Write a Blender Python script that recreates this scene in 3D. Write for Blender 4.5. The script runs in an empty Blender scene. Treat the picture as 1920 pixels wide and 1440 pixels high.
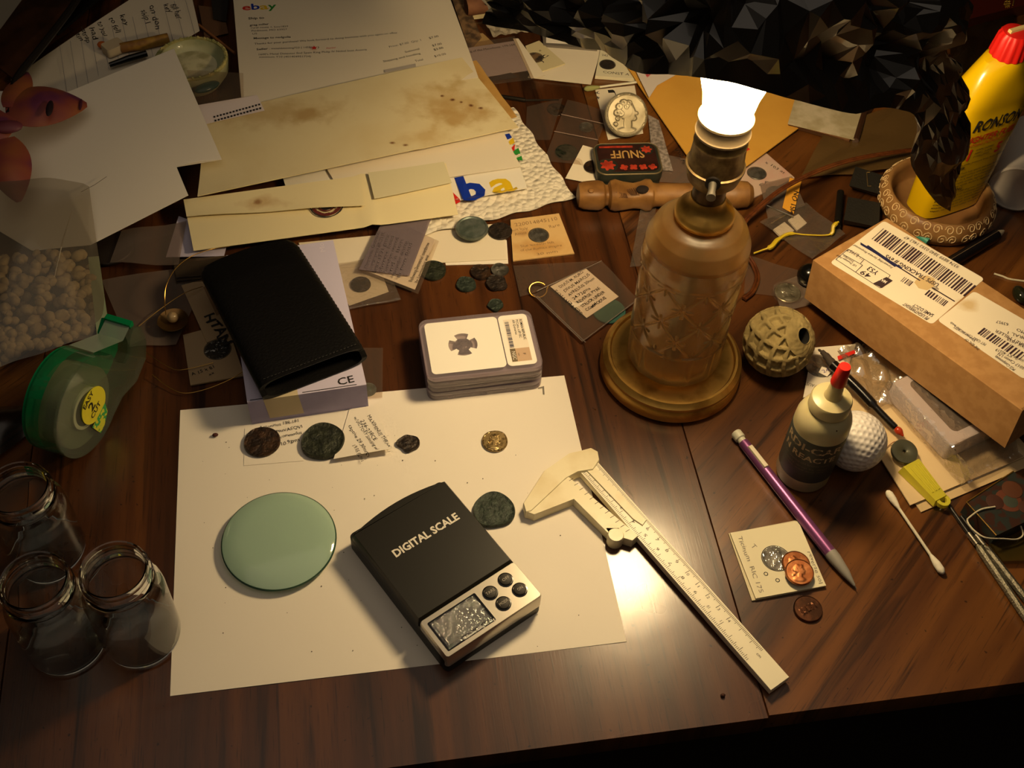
import bpy, math, random
import numpy as np
from mathutils import Vector, Matrix, Euler
from mathutils.bvhtree import BVHTree

# ------------------------------------------------------------------ camera, world, exposure
SC = bpy.context.scene
COL = SC.collection
CM = 0.01
TABLE_Z = 75.0                                   # table top above the floor, cm
CAM_ROT = (0.674614298, -0.0390353869, -0.147972645)
CAM_POS = np.array([13.3876165, -31.3370614, 66.9186059])   # cm, from the near left corner of the white sheet
FOCAL = 2187.69551                               # pixels of a 1920 wide frame
cam = bpy.data.objects.new('camera', bpy.data.cameras.new('camera'))
COL.objects.link(cam)
cam.location = (CAM_POS[0]*CM, CAM_POS[1]*CM, (CAM_POS[2]+TABLE_Z)*CM)
cam.rotation_euler = CAM_ROT
cam.data.sensor_width = 36.0
cam.data.lens = FOCAL/1920*36.0
cam.data.clip_start = 0.01
SC.camera = cam
SC.view_settings.view_transform = 'Standard'
SC.view_settings.look = 'None'
SC.view_settings.exposure = 0.0
SC.view_settings.gamma = 1.0
SC.view_settings.use_curve_mapping = False
W = bpy.data.worlds.new('dim_room'); SC.world = W; W.use_nodes = True
W.node_tree.nodes['Background'].inputs[0].default_value = (1.0, 0.80, 0.62, 1)
W.node_tree.nodes['Background'].inputs[1].default_value = 0.012
BULB_COLOR = (1.0, 0.72, 0.37, 1)
BULB_POWER = 135.0
_cl = bpy.data.lights.new('ambient_fill_light', 'AREA'); _cl.shape = 'DISK'; _cl.size = 2.4; _cl.energy = 5.0; _cl.color = (1.0, 0.82, 0.62)  # unseen area light added to fill the shadows and raise the ambient level
_co = bpy.data.objects.new('ambient_fill_light', _cl); COL.objects.link(_co); _co.location = (.20, -.30, 2.38)
SC.cycles.use_denoising = True
SC.cycles.max_bounces = 10
SC.cycles.transparent_max_bounces = 40
SC.cycles.transmission_bounces = 10
SC.cycles.sample_clamp_indirect = 4.0
SC.cycles.blur_glossy = 0.3
SC.cycles.caustics_refractive = True

# ------------------------------------------------------------------ helpers
rng = random.Random(7)
nrg = np.random.default_rng(7)
RM = np.array(Euler(CAM_ROT).to_matrix())

def ray(px, py):
    return RM @ np.array([(px-960)/FOCAL, -(py-720)/FOCAL, -1.0])

def P(px, py, z=0.0):
    """the point at height z (cm over the table top) seen at a pixel of the photograph"""
    d = ray(px, py); t = (z-CAM_POS[2])/d[2]
    return CAM_POS + d*t

def PY(px, py, y):
    """the point on the upright plane y seen at a pixel of the photograph"""
    d = ray(px, py); t = (y-CAM_POS[1])/d[1]
    return CAM_POS + d*t

def hit_plane(px, py, plane):
    p0, n = plane; d = ray(px, py)
    return CAM_POS + d*(np.dot(p0-CAM_POS, n)/np.dot(d, n))

def plane3(a, b, c):
    n = np.cross(np.subtract(b, a), np.subtract(c, a)); n = n/np.linalg.norm(n)
    if n[2] < 0: n = -n
    return (np.array(a, float), n)

def s2l(c):
    if isinstance(c, str):
        c = [int(c[i:i+2], 16)/255 for i in (0, 2, 4)]
    return tuple((v/12.92 if v <= .04045 else ((v+.055)/1.055)**2.4) for v in c)

# ---- materials
_MATS = {}
def nodes_of(name):
    m = bpy.data.materials.new(name); m.use_nodes = True
    nt = m.node_tree; b = nt.nodes['Principled BSDF']
    return m, nt, b

def mat(name, col, rough=.6, metal=0., spec=.5, col2=None, scale=30., detail=4., mix=(.4, .6), bump=0., bscale=60., coat=0., trans=0., ior=1.45, sheen=0., sss=0.):
    """principled material with an optional second colour in noise patches and a fine noise relief"""
    if name in _MATS: return _MATS[name]
    m, nt, b = nodes_of(name)
    c = (*s2l(col), 1)
    b.inputs['Base Color'].default_value = c
    b.inputs['Roughness'].default_value = rough
    b.inputs['Metallic'].default_value = metal
    b.inputs['Specular IOR Level'].default_value = spec
    b.inputs['Coat Weight'].default_value = coat
    b.inputs['Transmission Weight'].default_value = trans
    b.inputs['IOR'].default_value = ior
    b.inputs['Sheen Weight'].default_value = sheen
    if sss:
        b.inputs['Subsurface Weight'].default_value = sss
        b.inputs['Subsurface Radius'].default_value = (.006, .004, .002)
    tc = nt.nodes.new('ShaderNodeTexCoord')
    if col2 is not None:
        n = nt.nodes.new('ShaderNodeTexNoise'); n.inputs['Scale'].default_value = scale; n.inputs['Detail'].default_value = detail
        r = nt.nodes.new('ShaderNodeValToRGB')
        r.color_ramp.elements[0].position = mix[0]; r.color_ramp.elements[0].color = c
        r.color_ramp.elements[1].position = mix[1]; r.color_ramp.elements[1].color = (*s2l(col2), 1)
        nt.links.new(tc.outputs['Object'], n.inputs['Vector']); nt.links.new(n.outputs['Fac'], r.inputs['Fac'])
        nt.links.new(r.outputs['Color'], b.inputs['Base Color'])
    if bump:
        n2 = nt.nodes.new('ShaderNodeTexNoise'); n2.inputs['Scale'].default_value = bscale; n2.inputs['Detail'].default_value = 5
        bp = nt.nodes.new('ShaderNodeBump'); bp.inputs['Strength'].default_value = bump; bp.inputs['Distance'].default_value = .001
        nt.links.new(tc.outputs['Object'], n2.inputs['Vector']); nt.links.new(n2.outputs['Fac'], bp.inputs['Height'])
        nt.links.new(bp.outputs['Normal'], b.inputs['Normal'])
    _MATS[name] = m
    return m

def film(name, tint='FFFFFF', haze=.08, hazecol='D8D4CC', gloss=.10, rough=.12, fres=.35, bump=0., bscale=40.):
    """thin clear plastic: see-through, slightly hazy, with a sheen"""
    if name in _MATS: return _MATS[name]
    m = bpy.data.materials.new(name); m.use_nodes = True; nt = m.node_tree; nt.nodes.clear()
    out = nt.nodes.new('ShaderNodeOutputMaterial')
    t = nt.nodes.new('ShaderNodeBsdfTransparent'); t.inputs[0].default_value = (*s2l(tint), 1)
    d = nt.nodes.new('ShaderNodeBsdfDiffuse'); d.inputs[0].default_value = (*s2l(hazecol), 1)
    g = nt.nodes.new('ShaderNodeBsdfGlossy'); g.inputs['Roughness'].default_value = rough
    a = nt.nodes.new('ShaderNodeMixShader'); a.inputs[0].default_value = haze
    nt.links.new(t.outputs[0], a.inputs[1]); nt.links.new(d.outputs[0], a.inputs[2])
    lw = nt.nodes.new('ShaderNodeLayerWeight'); lw.inputs['Blend'].default_value = .5
    pw = nt.nodes.new('ShaderNodeMath'); pw.operation = 'POWER'; pw.inputs[1].default_value = 4.0-4*(fres-.35)
    nt.links.new(lw.outputs['Facing'], pw.inputs[0])
    mm = nt.nodes.new('ShaderNodeMath'); mm.operation = 'MULTIPLY_ADD'; mm.inputs[1].default_value = .75; mm.inputs[2].default_value = gloss*.5
    nt.links.new(pw.outputs[0], mm.inputs[0])
    f = nt.nodes.new('ShaderNodeMixShader'); nt.links.new(mm.outputs[0], f.inputs[0])
    nt.links.new(a.outputs[0], f.inputs[1]); nt.links.new(g.outputs[0], f.inputs[2]); nt.links.new(f.outputs[0], out.inputs[0])
    if bump:
        tc = nt.nodes.new('ShaderNodeTexCoord')
        n2 = nt.nodes.new('ShaderNodeTexNoise'); n2.inputs['Scale'].default_value = bscale; n2.inputs['Detail'].default_value = 3
        bp = nt.nodes.new('ShaderNodeBump'); bp.inputs['Strength'].default_value = bump; bp.inputs['Distance'].default_value = .002
        nt.links.new(tc.outputs['Object'], n2.inputs['Vector']); nt.links.new(n2.outputs['Fac'], bp.inputs['Height'])
        nt.links.new(bp.outputs['Normal'], g.inputs['Normal']); nt.links.new(bp.outputs['Normal'], lw.inputs['Normal'])
    _MATS[name] = m
    return m

def stained(name, base, stains, rough=.8, mottled='', mscale=14., mamt=.5):
    """paper with named stains: (x, y, rx, ry, colour, strength) in cm of the sheet's own coordinates, ragged by noise"""
    m, nt, b = nodes_of(name); L = nt.links
    b.inputs['Roughness'].default_value = rough; b.inputs['Specular IOR Level'].default_value = .2
    tc = nt.nodes.new('ShaderNodeTexCoord')
    nz = nt.nodes.new('ShaderNodeTexNoise'); nz.inputs['Scale'].default_value = 60; nz.inputs['Detail'].default_value = 5
    L.new(tc.outputs['Object'], nz.inputs['Vector'])
    cur = None
    rgb = nt.nodes.new('ShaderNodeRGB'); rgb.outputs[0].default_value = (*s2l(base), 1); cur = rgb.outputs[0]
    if mottled:
        n2 = nt.nodes.new('ShaderNodeTexNoise'); n2.inputs['Scale'].default_value = mscale; n2.inputs['Detail'].default_value = 6
        L.new(tc.outputs['Object'], n2.inputs['Vector'])
        r = nt.nodes.new('ShaderNodeMapRange'); r.inputs[1].default_value = .45; r.inputs[2].default_value = .75; r.inputs[4].default_value = mamt
        L.new(n2.outputs['Fac'], r.inputs[0])
        mx = nt.nodes.new('ShaderNodeMixRGB'); mx.inputs[2].default_value = (*s2l(mottled), 1)
        L.new(r.outputs[0], mx.inputs[0]); L.new(cur, mx.inputs[1]); cur = mx.outputs[0]
    for (x, y, rx, ry, colr, amt) in stains:
        mp = nt.nodes.new('ShaderNodeMapping'); mp.vector_type = 'POINT'
        mp.inputs['Location'].default_value = (-x/rx, -y/ry, 0); mp.inputs['Scale'].default_value = (100/rx, 100/ry, 0)
        L.new(tc.outputs['Object'], mp.inputs['Vector'])
        ln = nt.nodes.new('ShaderNodeVectorMath'); ln.operation = 'LENGTH'; L.new(mp.outputs[0], ln.inputs[0])
        ad = nt.nodes.new('ShaderNodeMath'); ad.operation = 'MULTIPLY_ADD'; ad.inputs[1].default_value = 2.2; L.new(nz.outputs['Fac'], ad.inputs[0]); L.new(ln.outputs['Value'], ad.inputs[2])
        r = nt.nodes.new('ShaderNodeMapRange'); r.inputs[1].default_value = 2.1; r.inputs[2].default_value = 1.3; r.inputs[3].default_value = 0; r.inputs[4].default_value = amt
        L.new(ad.outputs[0], r.inputs[0])
        mx = nt.nodes.new('ShaderNodeMixRGB'); mx.inputs[2].default_value = (*s2l(colr), 1)
        L.new(r.outputs[0], mx.inputs[0]); L.new(cur, mx.inputs[1]); cur = mx.outputs[0]
    L.new(cur, b.inputs['Base Color'])
    return m

def wood(name, dark, mid, light, angle, rough=.3, streak=1.0, fy=42, fx=2.2):
    """varnished veneer, grain along the given angle in the table plane"""
    m, nt, b = nodes_of(name); L = nt.links
    tc = nt.nodes.new('ShaderNodeTexCoord')
    mp = nt.nodes.new('ShaderNodeMapping'); mp.inputs['Rotation'].default_value = (0, 0, -angle); L.new(tc.outputs['Object'], mp.inputs['Vector'])
    def noise(sx, sy, detail, dist=0.):
        q = nt.nodes.new('ShaderNodeMapping'); q.inputs['Scale'].default_value = (sx, sy, 1); L.new(mp.outputs[0], q.inputs['Vector'])
        n = nt.nodes.new('ShaderNodeTexNoise'); n.inputs['Scale'].default_value = 1; n.inputs['Detail'].default_value = detail; n.inputs['Distortion'].default_value = dist
        L.new(q.outputs[0], n.inputs['Vector']); return n.outputs['Fac']
    a = noise(fx, fy, 6, .5)
    r = nt.nodes.new('ShaderNodeValToRGB'); e = r.color_ramp.elements
    e[0].position = .30; e[0].color = (*s2l(dark), 1); e[1].position = .72; e[1].color = (*s2l(light), 1)
    k = r.color_ramp.elements.new(.5); k.color = (*s2l(mid), 1)
    L.new(a, r.inputs['Fac'])
    # dark figure lines and short open pores
    f = noise(3.5, 85, 3, 1.0*streak)
    fr = nt.nodes.new('ShaderNodeMapRange'); fr.inputs[1].default_value = .57; fr.inputs[2].default_value = .70; fr.inputs[4].default_value = .75; L.new(f, fr.inputs[0])
    p = noise(45, 900, 2)
    pr = nt.nodes.new('ShaderNodeMapRange'); pr.inputs[1].default_value = .60; pr.inputs[2].default_value = .72; pr.inputs[4].default_value = .55; L.new(p, pr.inputs[0])
    fl = nt.nodes.new('ShaderNodeTexNoise'); fl.inputs['Scale'].default_value = 260; fl.inputs['Detail'].default_value = 1; L.new(tc.outputs['Object'], fl.inputs['Vector'])
    flr = nt.nodes.new('ShaderNodeMapRange'); flr.inputs[1].default_value = .73; flr.inputs[2].default_value = .78; flr.inputs[4].default_value = .8; L.new(fl.outputs['Fac'], flr.inputs[0])
    cur = r.outputs['Color']
    for s in (fr, pr, flr):
        mx = nt.nodes.new('ShaderNodeMixRGB'); mx.inputs[2].default_value = (*s2l('140805'), 1)
        L.new(s.outputs[0], mx.inputs[0]); L.new(cur, mx.inputs[1]); cur = mx.outputs[0]
    L.new(cur, b.inputs['Base Color'])
    rn = nt.nodes.new('ShaderNodeTexNoise'); rn.inputs['Scale'].default_value = 9; rn.inputs['Detail'].default_value = 4; L.new(tc.outputs['Object'], rn.inputs['Vector'])
    rr = nt.nodes.new('ShaderNodeMapRange'); rr.inputs[3].default_value = rough-.05; rr.inputs[4].default_value = rough+.08; L.new(rn.outputs['Fac'], rr.inputs[0])
    L.new(rr.outputs[0], b.inputs['Roughness'])
    bp = nt.nodes.new('ShaderNodeBump'); bp.inputs['Strength'].default_value = .10; bp.inputs['Distance'].default_value = .0004
    ad = nt.nodes.new('ShaderNodeMath'); ad.operation = 'ADD'; L.new(p, ad.inputs[0]); L.new(rn.outputs['Fac'], ad.inputs[1]); L.new(ad.outputs[0], bp.inputs['Height'])
    L.new(bp.outputs[0], b.inputs['Normal'])
    b.inputs['Specular IOR Level'].default_value = .5
    b.inputs['Coat Weight'].default_value = .55; b.inputs['Coat Roughness'].default_value = .22
    wv = nt.nodes.new('ShaderNodeTexNoise'); wv.inputs['Scale'].default_value = 22; wv.inputs['Detail'].default_value = 2; L.new(tc.outputs['Object'], wv.inputs['Vector'])
    wb = nt.nodes.new('ShaderNodeBump'); wb.inputs['Strength'].default_value = .35; wb.inputs['Distance'].default_value = .0015; L.new(wv.outputs['Fac'], wb.inputs['Height']); L.new(wb.outputs[0], b.inputs['Coat Normal'])
    return m

# ---- geometry: every builder returns (verts in cm, faces)
def join(*vfs):
    V, F = [], []
    for v, f in vfs:
        o = len(V); V.extend(tuple(map(float, p)) for p in v); F.extend(tuple(i+o for i in q) for q in f)
    return V, F

def xform(vf, loc=(0, 0, 0), rz=0., rx=0., ry=0., scale=1.):
    m = np.array(Euler((rx, ry, rz)).to_matrix())
    return [tuple(m@(np.array(p, float)*scale)+np.array(loc)) for p in vf[0]], vf[1]

def prism(poly, z0, z1, ch=0.):
    """upright prism over a counter-clockwise or clockwise outline [(x, y)], optional chamfer on the top rim"""
    a = np.array([p[:2] for p in poly], float)
    if np.sum(a[:, 0]*np.roll(a[:, 1], -1)-a[:, 1]*np.roll(a[:, 0], -1)) < 0: a = a[::-1]
    n = len(a)
    rings = [(a, z0)]
    if ch > 0:
        rings.append((a, z1-ch)); rings.append((inset(a, ch), z1))
    else:
        rings.append((a, z1))
    V = [(x, y, z) for r, z in rings for x, y in r]; F = [tuple(range(n))[::-1]]
    for k in range(len(rings)-1):
        F += [(k*n+i, k*n+(i+1) % n, (k+1)*n+(i+1) % n, (k+1)*n+i) for i in range(n)]
    F.append(tuple(range((len(rings)-1)*n, len(rings)*n)))
    return V, F

def inset(a, d):
    a = np.array(a, float); n = len(a); out = []
    for i in range(n):
        e1 = a[i]-a[i-1]; e2 = a[(i+1) % n]-a[i]
        n1 = np.array([-e1[1], e1[0]])/(np.linalg.norm(e1)+1e-9); n2 = np.array([-e2[1], e2[0]])/(np.linalg.norm(e2)+1e-9)
        b = n1+n2; l = np.dot(b, b)
        out.append(a[i]+b*(2*d/max(l, .5))*.5*1.0 if l > 1e-6 else a[i]+n1*d)
    return np.array(out)

def rrect(x0, x1, y0, y1, r, n=5):
    out = []
    for cx, cy, a0 in ((x1-r, y1-r, 0), (x0+r, y1-r, 90), (x0+r, y0+r, 180), (x1-r, y0+r, 270)):
        for k in range(n+1):
            a = math.radians(a0+90*k/n); out.append((cx+r*math.cos(a), cy+r*math.sin(a)))
    return out

def box(x0, x1, y0, y1, z0, z1, ch=0.):
    return prism([(x0, y0), (x1, y0), (x1, y1), (x0, y1)], z0, z1, ch)

def hexa(b4, t4):
    V = list(map(tuple, b4))+list(map(tuple, t4))
    return V, [(3, 2, 1, 0), (4, 5, 6, 7)]+[(i, (i+1) % 4, 4+(i+1) % 4, 4+i) for i in range(4)]

def lathe(prof, n=48, c=(0, 0, 0), closed=False):
    V, F = [], []
    for r, z in prof:
        for k in range(n):
            a = 2*math.pi*k/n; V.append((c[0]+r*math.cos(a), c[1]+r*math.sin(a), c[2]+z))
    m = len(prof)
    for j in range(m-1 if not closed else m):
        for k in range(n):
            F.append((j*n+k, j*n+(k+1) % n, ((j+1) % m)*n+(k+1) % n, ((j+1) % m)*n+k))
    if not closed:
        F.append(tuple(range(n))[::-1]); F.append(tuple(range((m-1)*n, m*n)))
    return V, F

def tube(pts, r, n=8):
    pts = [np.array(p, float) for p in pts]; m = len(pts)
    rad = r if hasattr(r, '__len__') else [r]*m
    V, F = [], []; up = np.array([0, 0, 1.]); last = None
    for i, p in enumerate(pts):
        t = pts[min(i+1, m-1)]-pts[max(i-1, 0)]; t = t/(np.linalg.norm(t)+1e-9)
        a = last if last is not None else (up if abs(t[2]) < .9 else np.array([1., 0, 0]))
        a = a-t*np.dot(a, t); a /= np.linalg.norm(a)+1e-9; last = a; b = np.cross(t, a)
        for k in range(n):
            w = 2*math.pi*k/n; V.append(tuple(p+rad[i]*(a*math.cos(w)+b*math.sin(w))))
    for i in range(m-1):
        F += [(i*n+k, i*n+(k+1) % n, (i+1)*n+(k+1) % n, (i+1)*n+k) for k in range(n)]
    F += [tuple(range(n))[::-1], tuple(range((m-1)*n, m*n))]
    return V, F

def smooth_path(pts, k=8):
    pts = [np.array(p, float) for p in pts]; q = [2*pts[0]-pts[1]]+pts+[2*pts[-1]-pts[-2]]; out = []
    for i in range(1, len(q)-2):
        for j in range(k):
            t = j/k; a, b, c, d = q[i-1], q[i], q[i+1], q[i+2]
            out.append(.5*((2*b)+(c-a)*t+(2*a-5*b+4*c-d)*t*t+(3*b-a-3*c+d)*t**3))
    out.append(pts[-1]); return out

def grid(fn, nu, nv, thick=0.):
    """surface fn(u, v) -> point; with thick > 0 a closed sheet of that thickness below it"""
    V = [tuple(fn(i/nu, j/nv)) for j in range(nv+1) for i in range(nu+1)]
    w = nu+1; F = [(j*w+i, j*w+i+1, (j+1)*w+i+1, (j+1)*w+i) for j in range(nv) for i in range(nu)]
    if thick:
        n = len(V); V += [(x, y, z-thick) for x, y, z in V]
        F += [tuple(i+n for i in f[::-1]) for f in F]
        rim = [i for i in range(nu+1)]+[(j*w+nu) for j in range(1, nv+1)]+[nv*w+i for i in range(nu-1, -1, -1)]+[j*w for j in range(nv-1, 0, -1)]
        for a, b in zip(rim, rim[1:]+rim[:1]): F.append((b, a, a+n, b+n))
    return V, F

def sphere(c, r, nu=32, nv=16, sc=(1, 1, 1)):
    V, F = [], []
    for j in range(nv+1):
        t = math.pi*j/nv
        for i in range(nu):
            a = 2*math.pi*i/nu; V.append((c[0]+r*sc[0]*math.sin(t)*math.cos(a), c[1]+r*sc[1]*math.sin(t)*math.sin(a), c[2]+r*sc[2]*math.cos(t)))
    for j in range(nv):
        for i in range(nu): F.append((j*nu+i, (j+1)*nu+i, (j+1)*nu+(i+1) % nu, j*nu+(i+1) % nu))
    return V, F

def polydisc(rad, z0, z1, n=40, rings=1, relief=None, c=(0, 0)):
    """flat disc with outline rad(angle), thickness z0..z1 and a relief height(x, y, q) on top, q = 0 centre .. 1 rim"""
    R = rad if callable(rad) else (lambda a: rad)
    V, F = [], []
    ring = [(R(2*math.pi*k/n)*math.cos(2*math.pi*k/n), R(2*math.pi*k/n)*math.sin(2*math.pi*k/n)) for k in range(n)]
    V += [(c[0]+x*.97, c[1]+y*.97, z0) for x, y in ring]; F.append(tuple(range(n))[::-1])
    V += [(c[0]+x, c[1]+y, z0+(z1-z0)*.3) for x, y in ring]; V += [(c[0]+x, c[1]+y, z0+(z1-z0)*.75) for x, y in ring]
    for j in (0, 1): F += [(j*n+k, j*n+(k+1) % n, (j+1)*n+(k+1) % n, (j+1)*n+k) for k in range(n)]
    base = 2*n
    for s in range(rings):
        q = .96*(1-s/rings)
        V += [(c[0]+x*q, c[1]+y*q, z1+(relief(x*q, y*q, q) if relief else 0)) for x, y in ring]
        F += [(base+k, base+(k+1) % n, base+n+(k+1) % n, base+n+k) for k in range(n)]; base += n
    V.append((c[0], c[1], z1+(relief(0, 0, 0) if relief else 0)))
    F += [(base+k, base+(k+1) % n, len(V)-1) for k in range(n)]
    return V, F

# ---- objects
def _matrix(o):
    return Matrix.Translation(o.location) @ o.rotation_euler.to_matrix().to_4x4()

def to_mesh(name, vf, m, smooth=True, angle=.7):
    me = bpy.data.meshes.new(name)
    me.from_pydata([tuple(c*CM for c in v) for v in vf[0]], [], [list(f) for f in vf[1]])
    if m: me.materials.append(m)
    if smooth:
        me.polygons.foreach_set('use_smooth', [True]*len(me.polygons)); me.set_sharp_from_angle(angle=angle)
    me.update(); return me

def tag(o, label=None, cat=None, group=None, kind=None):
    for k, v in (('label', label), ('category', cat), ('group', group), ('kind', kind)):
        if v: o[k] = v
    return o

def root(name, label, cat, loc, rz=0., group=None):
    o = bpy.data.objects.new(name, None); COL.objects.link(o); o.empty_display_size = .02
    o.location = (loc[0]*CM, loc[1]*CM, (loc[2]+TABLE_Z)*CM); o.rotation_euler = (0, 0, rz)
    return tag(o, label, cat, group)

def top_of(o):
    while o.parent: o = o.parent
    return o

def part(name, vf, m, parent, label=None, local=False, smooth=True, angle=.7, kind=None):
    """child mesh; vertices in table coordinates (cm) unless local"""
    if not local:
        inv = np.array(_matrix(top_of(parent)).inverted())
        v = np.array(vf[0], float); v = v+np.array([0, 0, TABLE_Z]); v = (v*CM)@inv[:3, :3].T+inv[:3, 3]
        vf = ([tuple(p/CM) for p in v], vf[1])
    o = bpy.data.objects.new(name, to_mesh(name, vf, m, smooth, angle)); COL.objects.link(o); o.parent = parent
    return tag(o, label, None, None, kind)

def solo(name, label, cat, vf, m, group=None, kind=None, loc=None, rz=0., local=False, smooth=True, angle=.7):
    """top-level mesh; origin at the middle of its foot unless given"""
    v = np.array(vf[0], float)
    if loc is None: loc = ((v[:, 0].min()+v[:, 0].max())/2, (v[:, 1].min()+v[:, 1].max())/2, v[:, 2].min())
    o = bpy.data.objects.new(name, None)
    if not local:
        vf = ([tuple(p) for p in (v-np.array(loc))@np.array(Euler((0, 0, rz)).to_matrix())], vf[1])
    bpy.data.objects.remove(o)
    o = bpy.data.objects.new(name, to_mesh(name, vf, m, smooth, angle)); COL.objects.link(o)
    o.location = (loc[0]*CM, loc[1]*CM, (loc[2]+TABLE_Z)*CM); o.rotation_euler = (0, 0, rz)
    return tag(o, label, cat, group, kind)

def bvh_of(o):
    mw = np.array(_matrix(top_of(o))); v = np.array([p.co for p in o.data.vertices])@mw[:3, :3].T+mw[:3, 3]
    v = v/CM-np.array([0, 0, TABLE_Z])
    return BVHTree.FromPolygons([tuple(p) for p in v], [tuple(p.vertices) for p in o.data.polygons])

_TXT = {}
def glyphs(s, bold=0., shear=0.):
    k = (s, bold, shear)
    if k not in _TXT:
        c = bpy.data.curves.new('lettering', 'FONT'); c.body = s; c.resolution_u = 2; c.offset = bold; c.shear = shear
        o = bpy.data.objects.new('lettering', c); me = bpy.data.meshes.new_from_object(o)
        v = np.array([p.co[:] for p in me.vertices]) if len(me.vertices) else np.zeros((0, 3)); f = [tuple(p.vertices) for p in me.polygons]
        bpy.data.objects.remove(o); bpy.data.curves.remove(c); bpy.data.meshes.remove(me); _TXT[k] = (v, f)
    return _TXT[k]

def text_vf(s, A, B, n, h=None, hand=0., bold=0., shear=0., up=None):
    """flat lettering from baseline point A to B on a plane with normal n, fitted to the baseline; h = cap height"""
    v, f = glyphs(s, bold, shear)
    if not len(v): return [], []
    A = np.array(A, float); B = np.array(B, float); L = np.linalg.norm(B-A); ex = (B-A)/L; ey = np.cross(n, ex)
    w = v[:, 0].max()-min(0, v[:, 0].min()); sx = L/w; sy = (h/.69) if h else sx
    x = v[:, 0]*sx; y = v[:, 1]*sy
    if hand:
        a = hand*(h or .69*sx); ph = (sum(map(ord, s)) % 97)*.37
        y = y+a*np.sin(x*2.1/(a/hand)+ph)+.6*a*np.sin(x*5.3/(a/hand)+ph*2); x = x+.5*a*np.sin(y*4/(a/hand)+x*1.3/(a/hand)+ph)
    return [tuple(A+ex*i+ey*j) for i, j in zip(x, y)], f

def letters(parent, m, items, z=None, plane=None, target=None, eps=.012, name='lettering', lift=3.0, label=None, flip=False):
    """one part holding printed lines: items = (string, (px, py) start, (px, py) end, options); on the level z, a plane, or laid onto a target mesh"""
    pl = plane if plane is not None else (np.array([0, 0, z]), np.array([0, 0, 1.]))
    n = pl[1]; out = []
    for it in items:
        s, a, b = it[:3]; o = it[3] if len(it) > 3 else {}
        A = hit_plane(*a, pl) if len(a) == 2 else np.array(a); B = hit_plane(*b, pl) if len(b) == 2 else np.array(b)
        out.append(text_vf(s, A, B, n, **o))
    V, F = join(*out)
    if target is not None:
        t = bvh_of(target); W2 = []
        for p in V:
            h = t.ray_cast(Vector(np.array(p)+n*lift), Vector(-n), lift*2+8)
            W2.append(tuple(np.array(h[0])+n*eps) if h[0] is not None else tuple(np.array(p)+n*eps))
        V = W2
    else:
        V = [tuple(np.array(p)+n*eps) for p in V]
    return part(name, (V, F), m, parent, label=label, smooth=False)

def quadfn(c, fz=None):
    """c: four corners (px, py, z) far left, far right, near right, near left"""
    q = [P(*k) for k in c]
    def f(u, v):
        p = (q[0]*(1-u)+q[1]*u)*(1-v)+(q[3]*(1-u)+q[2]*u)*v
        if fz: p = p+np.array([0, 0, fz(u, v)])
        return p
    return f

def sheet(name, label, cat, c, m, thick=.02, nu=1, nv=1, fz=None, group=None, parent=None, smooth=True):
    vf = grid(quadfn(c, fz), nu, nv, thick)
    if parent is not None: return part(name, vf, m, parent, smooth=smooth)
    return solo(name, label, cat, vf, m, group=group, smooth=smooth)

def pprism(pix, z0, z1, ch=0.):
    """prism under an outline given by photograph pixels at its top level"""
    return prism([P(x, y, z1)[:2] for x, y in pix], z0, z1, ch)

# ------------------------------------------------------------------ the room and the table
INK = mat('black_ink', '1A1613', .7)
PENCIL = mat('pencil_grey', '7A7368', .8)
BROWNINK = mat('faded_brown_ink', '8A6E48', .8)
for nm, a in (('wall_back', (-260, 320, 330, 338)), ('wall_front', (-260, 320, -268, -260)), ('wall_left', (-268, -260, -260, 330)), ('wall_right', (320, 328, -260, 330))):
    solo(nm, None, None, box(*a, -TABLE_Z, 170), mat('beige_wall_paint', '8C7B66', .9), kind='structure')
solo('ceiling', None, None, box(-260, 320, -260, 330, 170, 175), mat('ceiling_paint', 'B5AB9C', .9), kind='structure')
fl = solo('floor', None, None, box(-260, 320, -260, 330, -TABLE_Z-2, -TABLE_Z), mat('dark_carpet', '2A211B', .95, bump=.6, bscale=400), kind='structure')

WOODL = wood('walnut_veneer_straight', '2E190C', '4C2A13', '613817', math.pi/2, .27)
WOODR = wood('walnut_veneer_diagonal', '251308', '522F14', '7A4C20', math.radians(42), .29, 1.6, 27, 1.8)
EDGE = mat('walnut_edge', '2A130B', .4, col2='45200F', scale=60)
XL, XR, Y0, Y1 = -9.9, 35.5, -6.1, 112.
table = root('dining_table', 'dark walnut veneered dining table strewn with papers and coins', 'table', (13, 40, -TABLE_Z))
part('table_leaf', box(XL+.03, XR-.03, Y0, Y1, -1.9, 0, .06), WOODL, table, label='middle leaf with straight grain')
part('table_leaf', box(XR+.03, 112., Y0+.15, Y1, -1.9, 0, .06), WOODR, table, label='end leaf with slanting grain')
part('table_leaf', box(-80, XL-.03, Y0, Y1, -1.9, 0, .06), WOODR, table)
part('apron', box(-72, 104, Y0+4, Y0+6.5, -9, -1.9), EDGE, table)
part('apron', box(-72, 104, Y1-6.5, Y1-4, -9, -1.9), EDGE, table)
for x in (-74, 100):
    for y in (Y0+3, Y1-9): part('leg', box(x, x+6, y, y+6, -TABLE_Z, -1.9, .3), EDGE, table)

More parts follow.
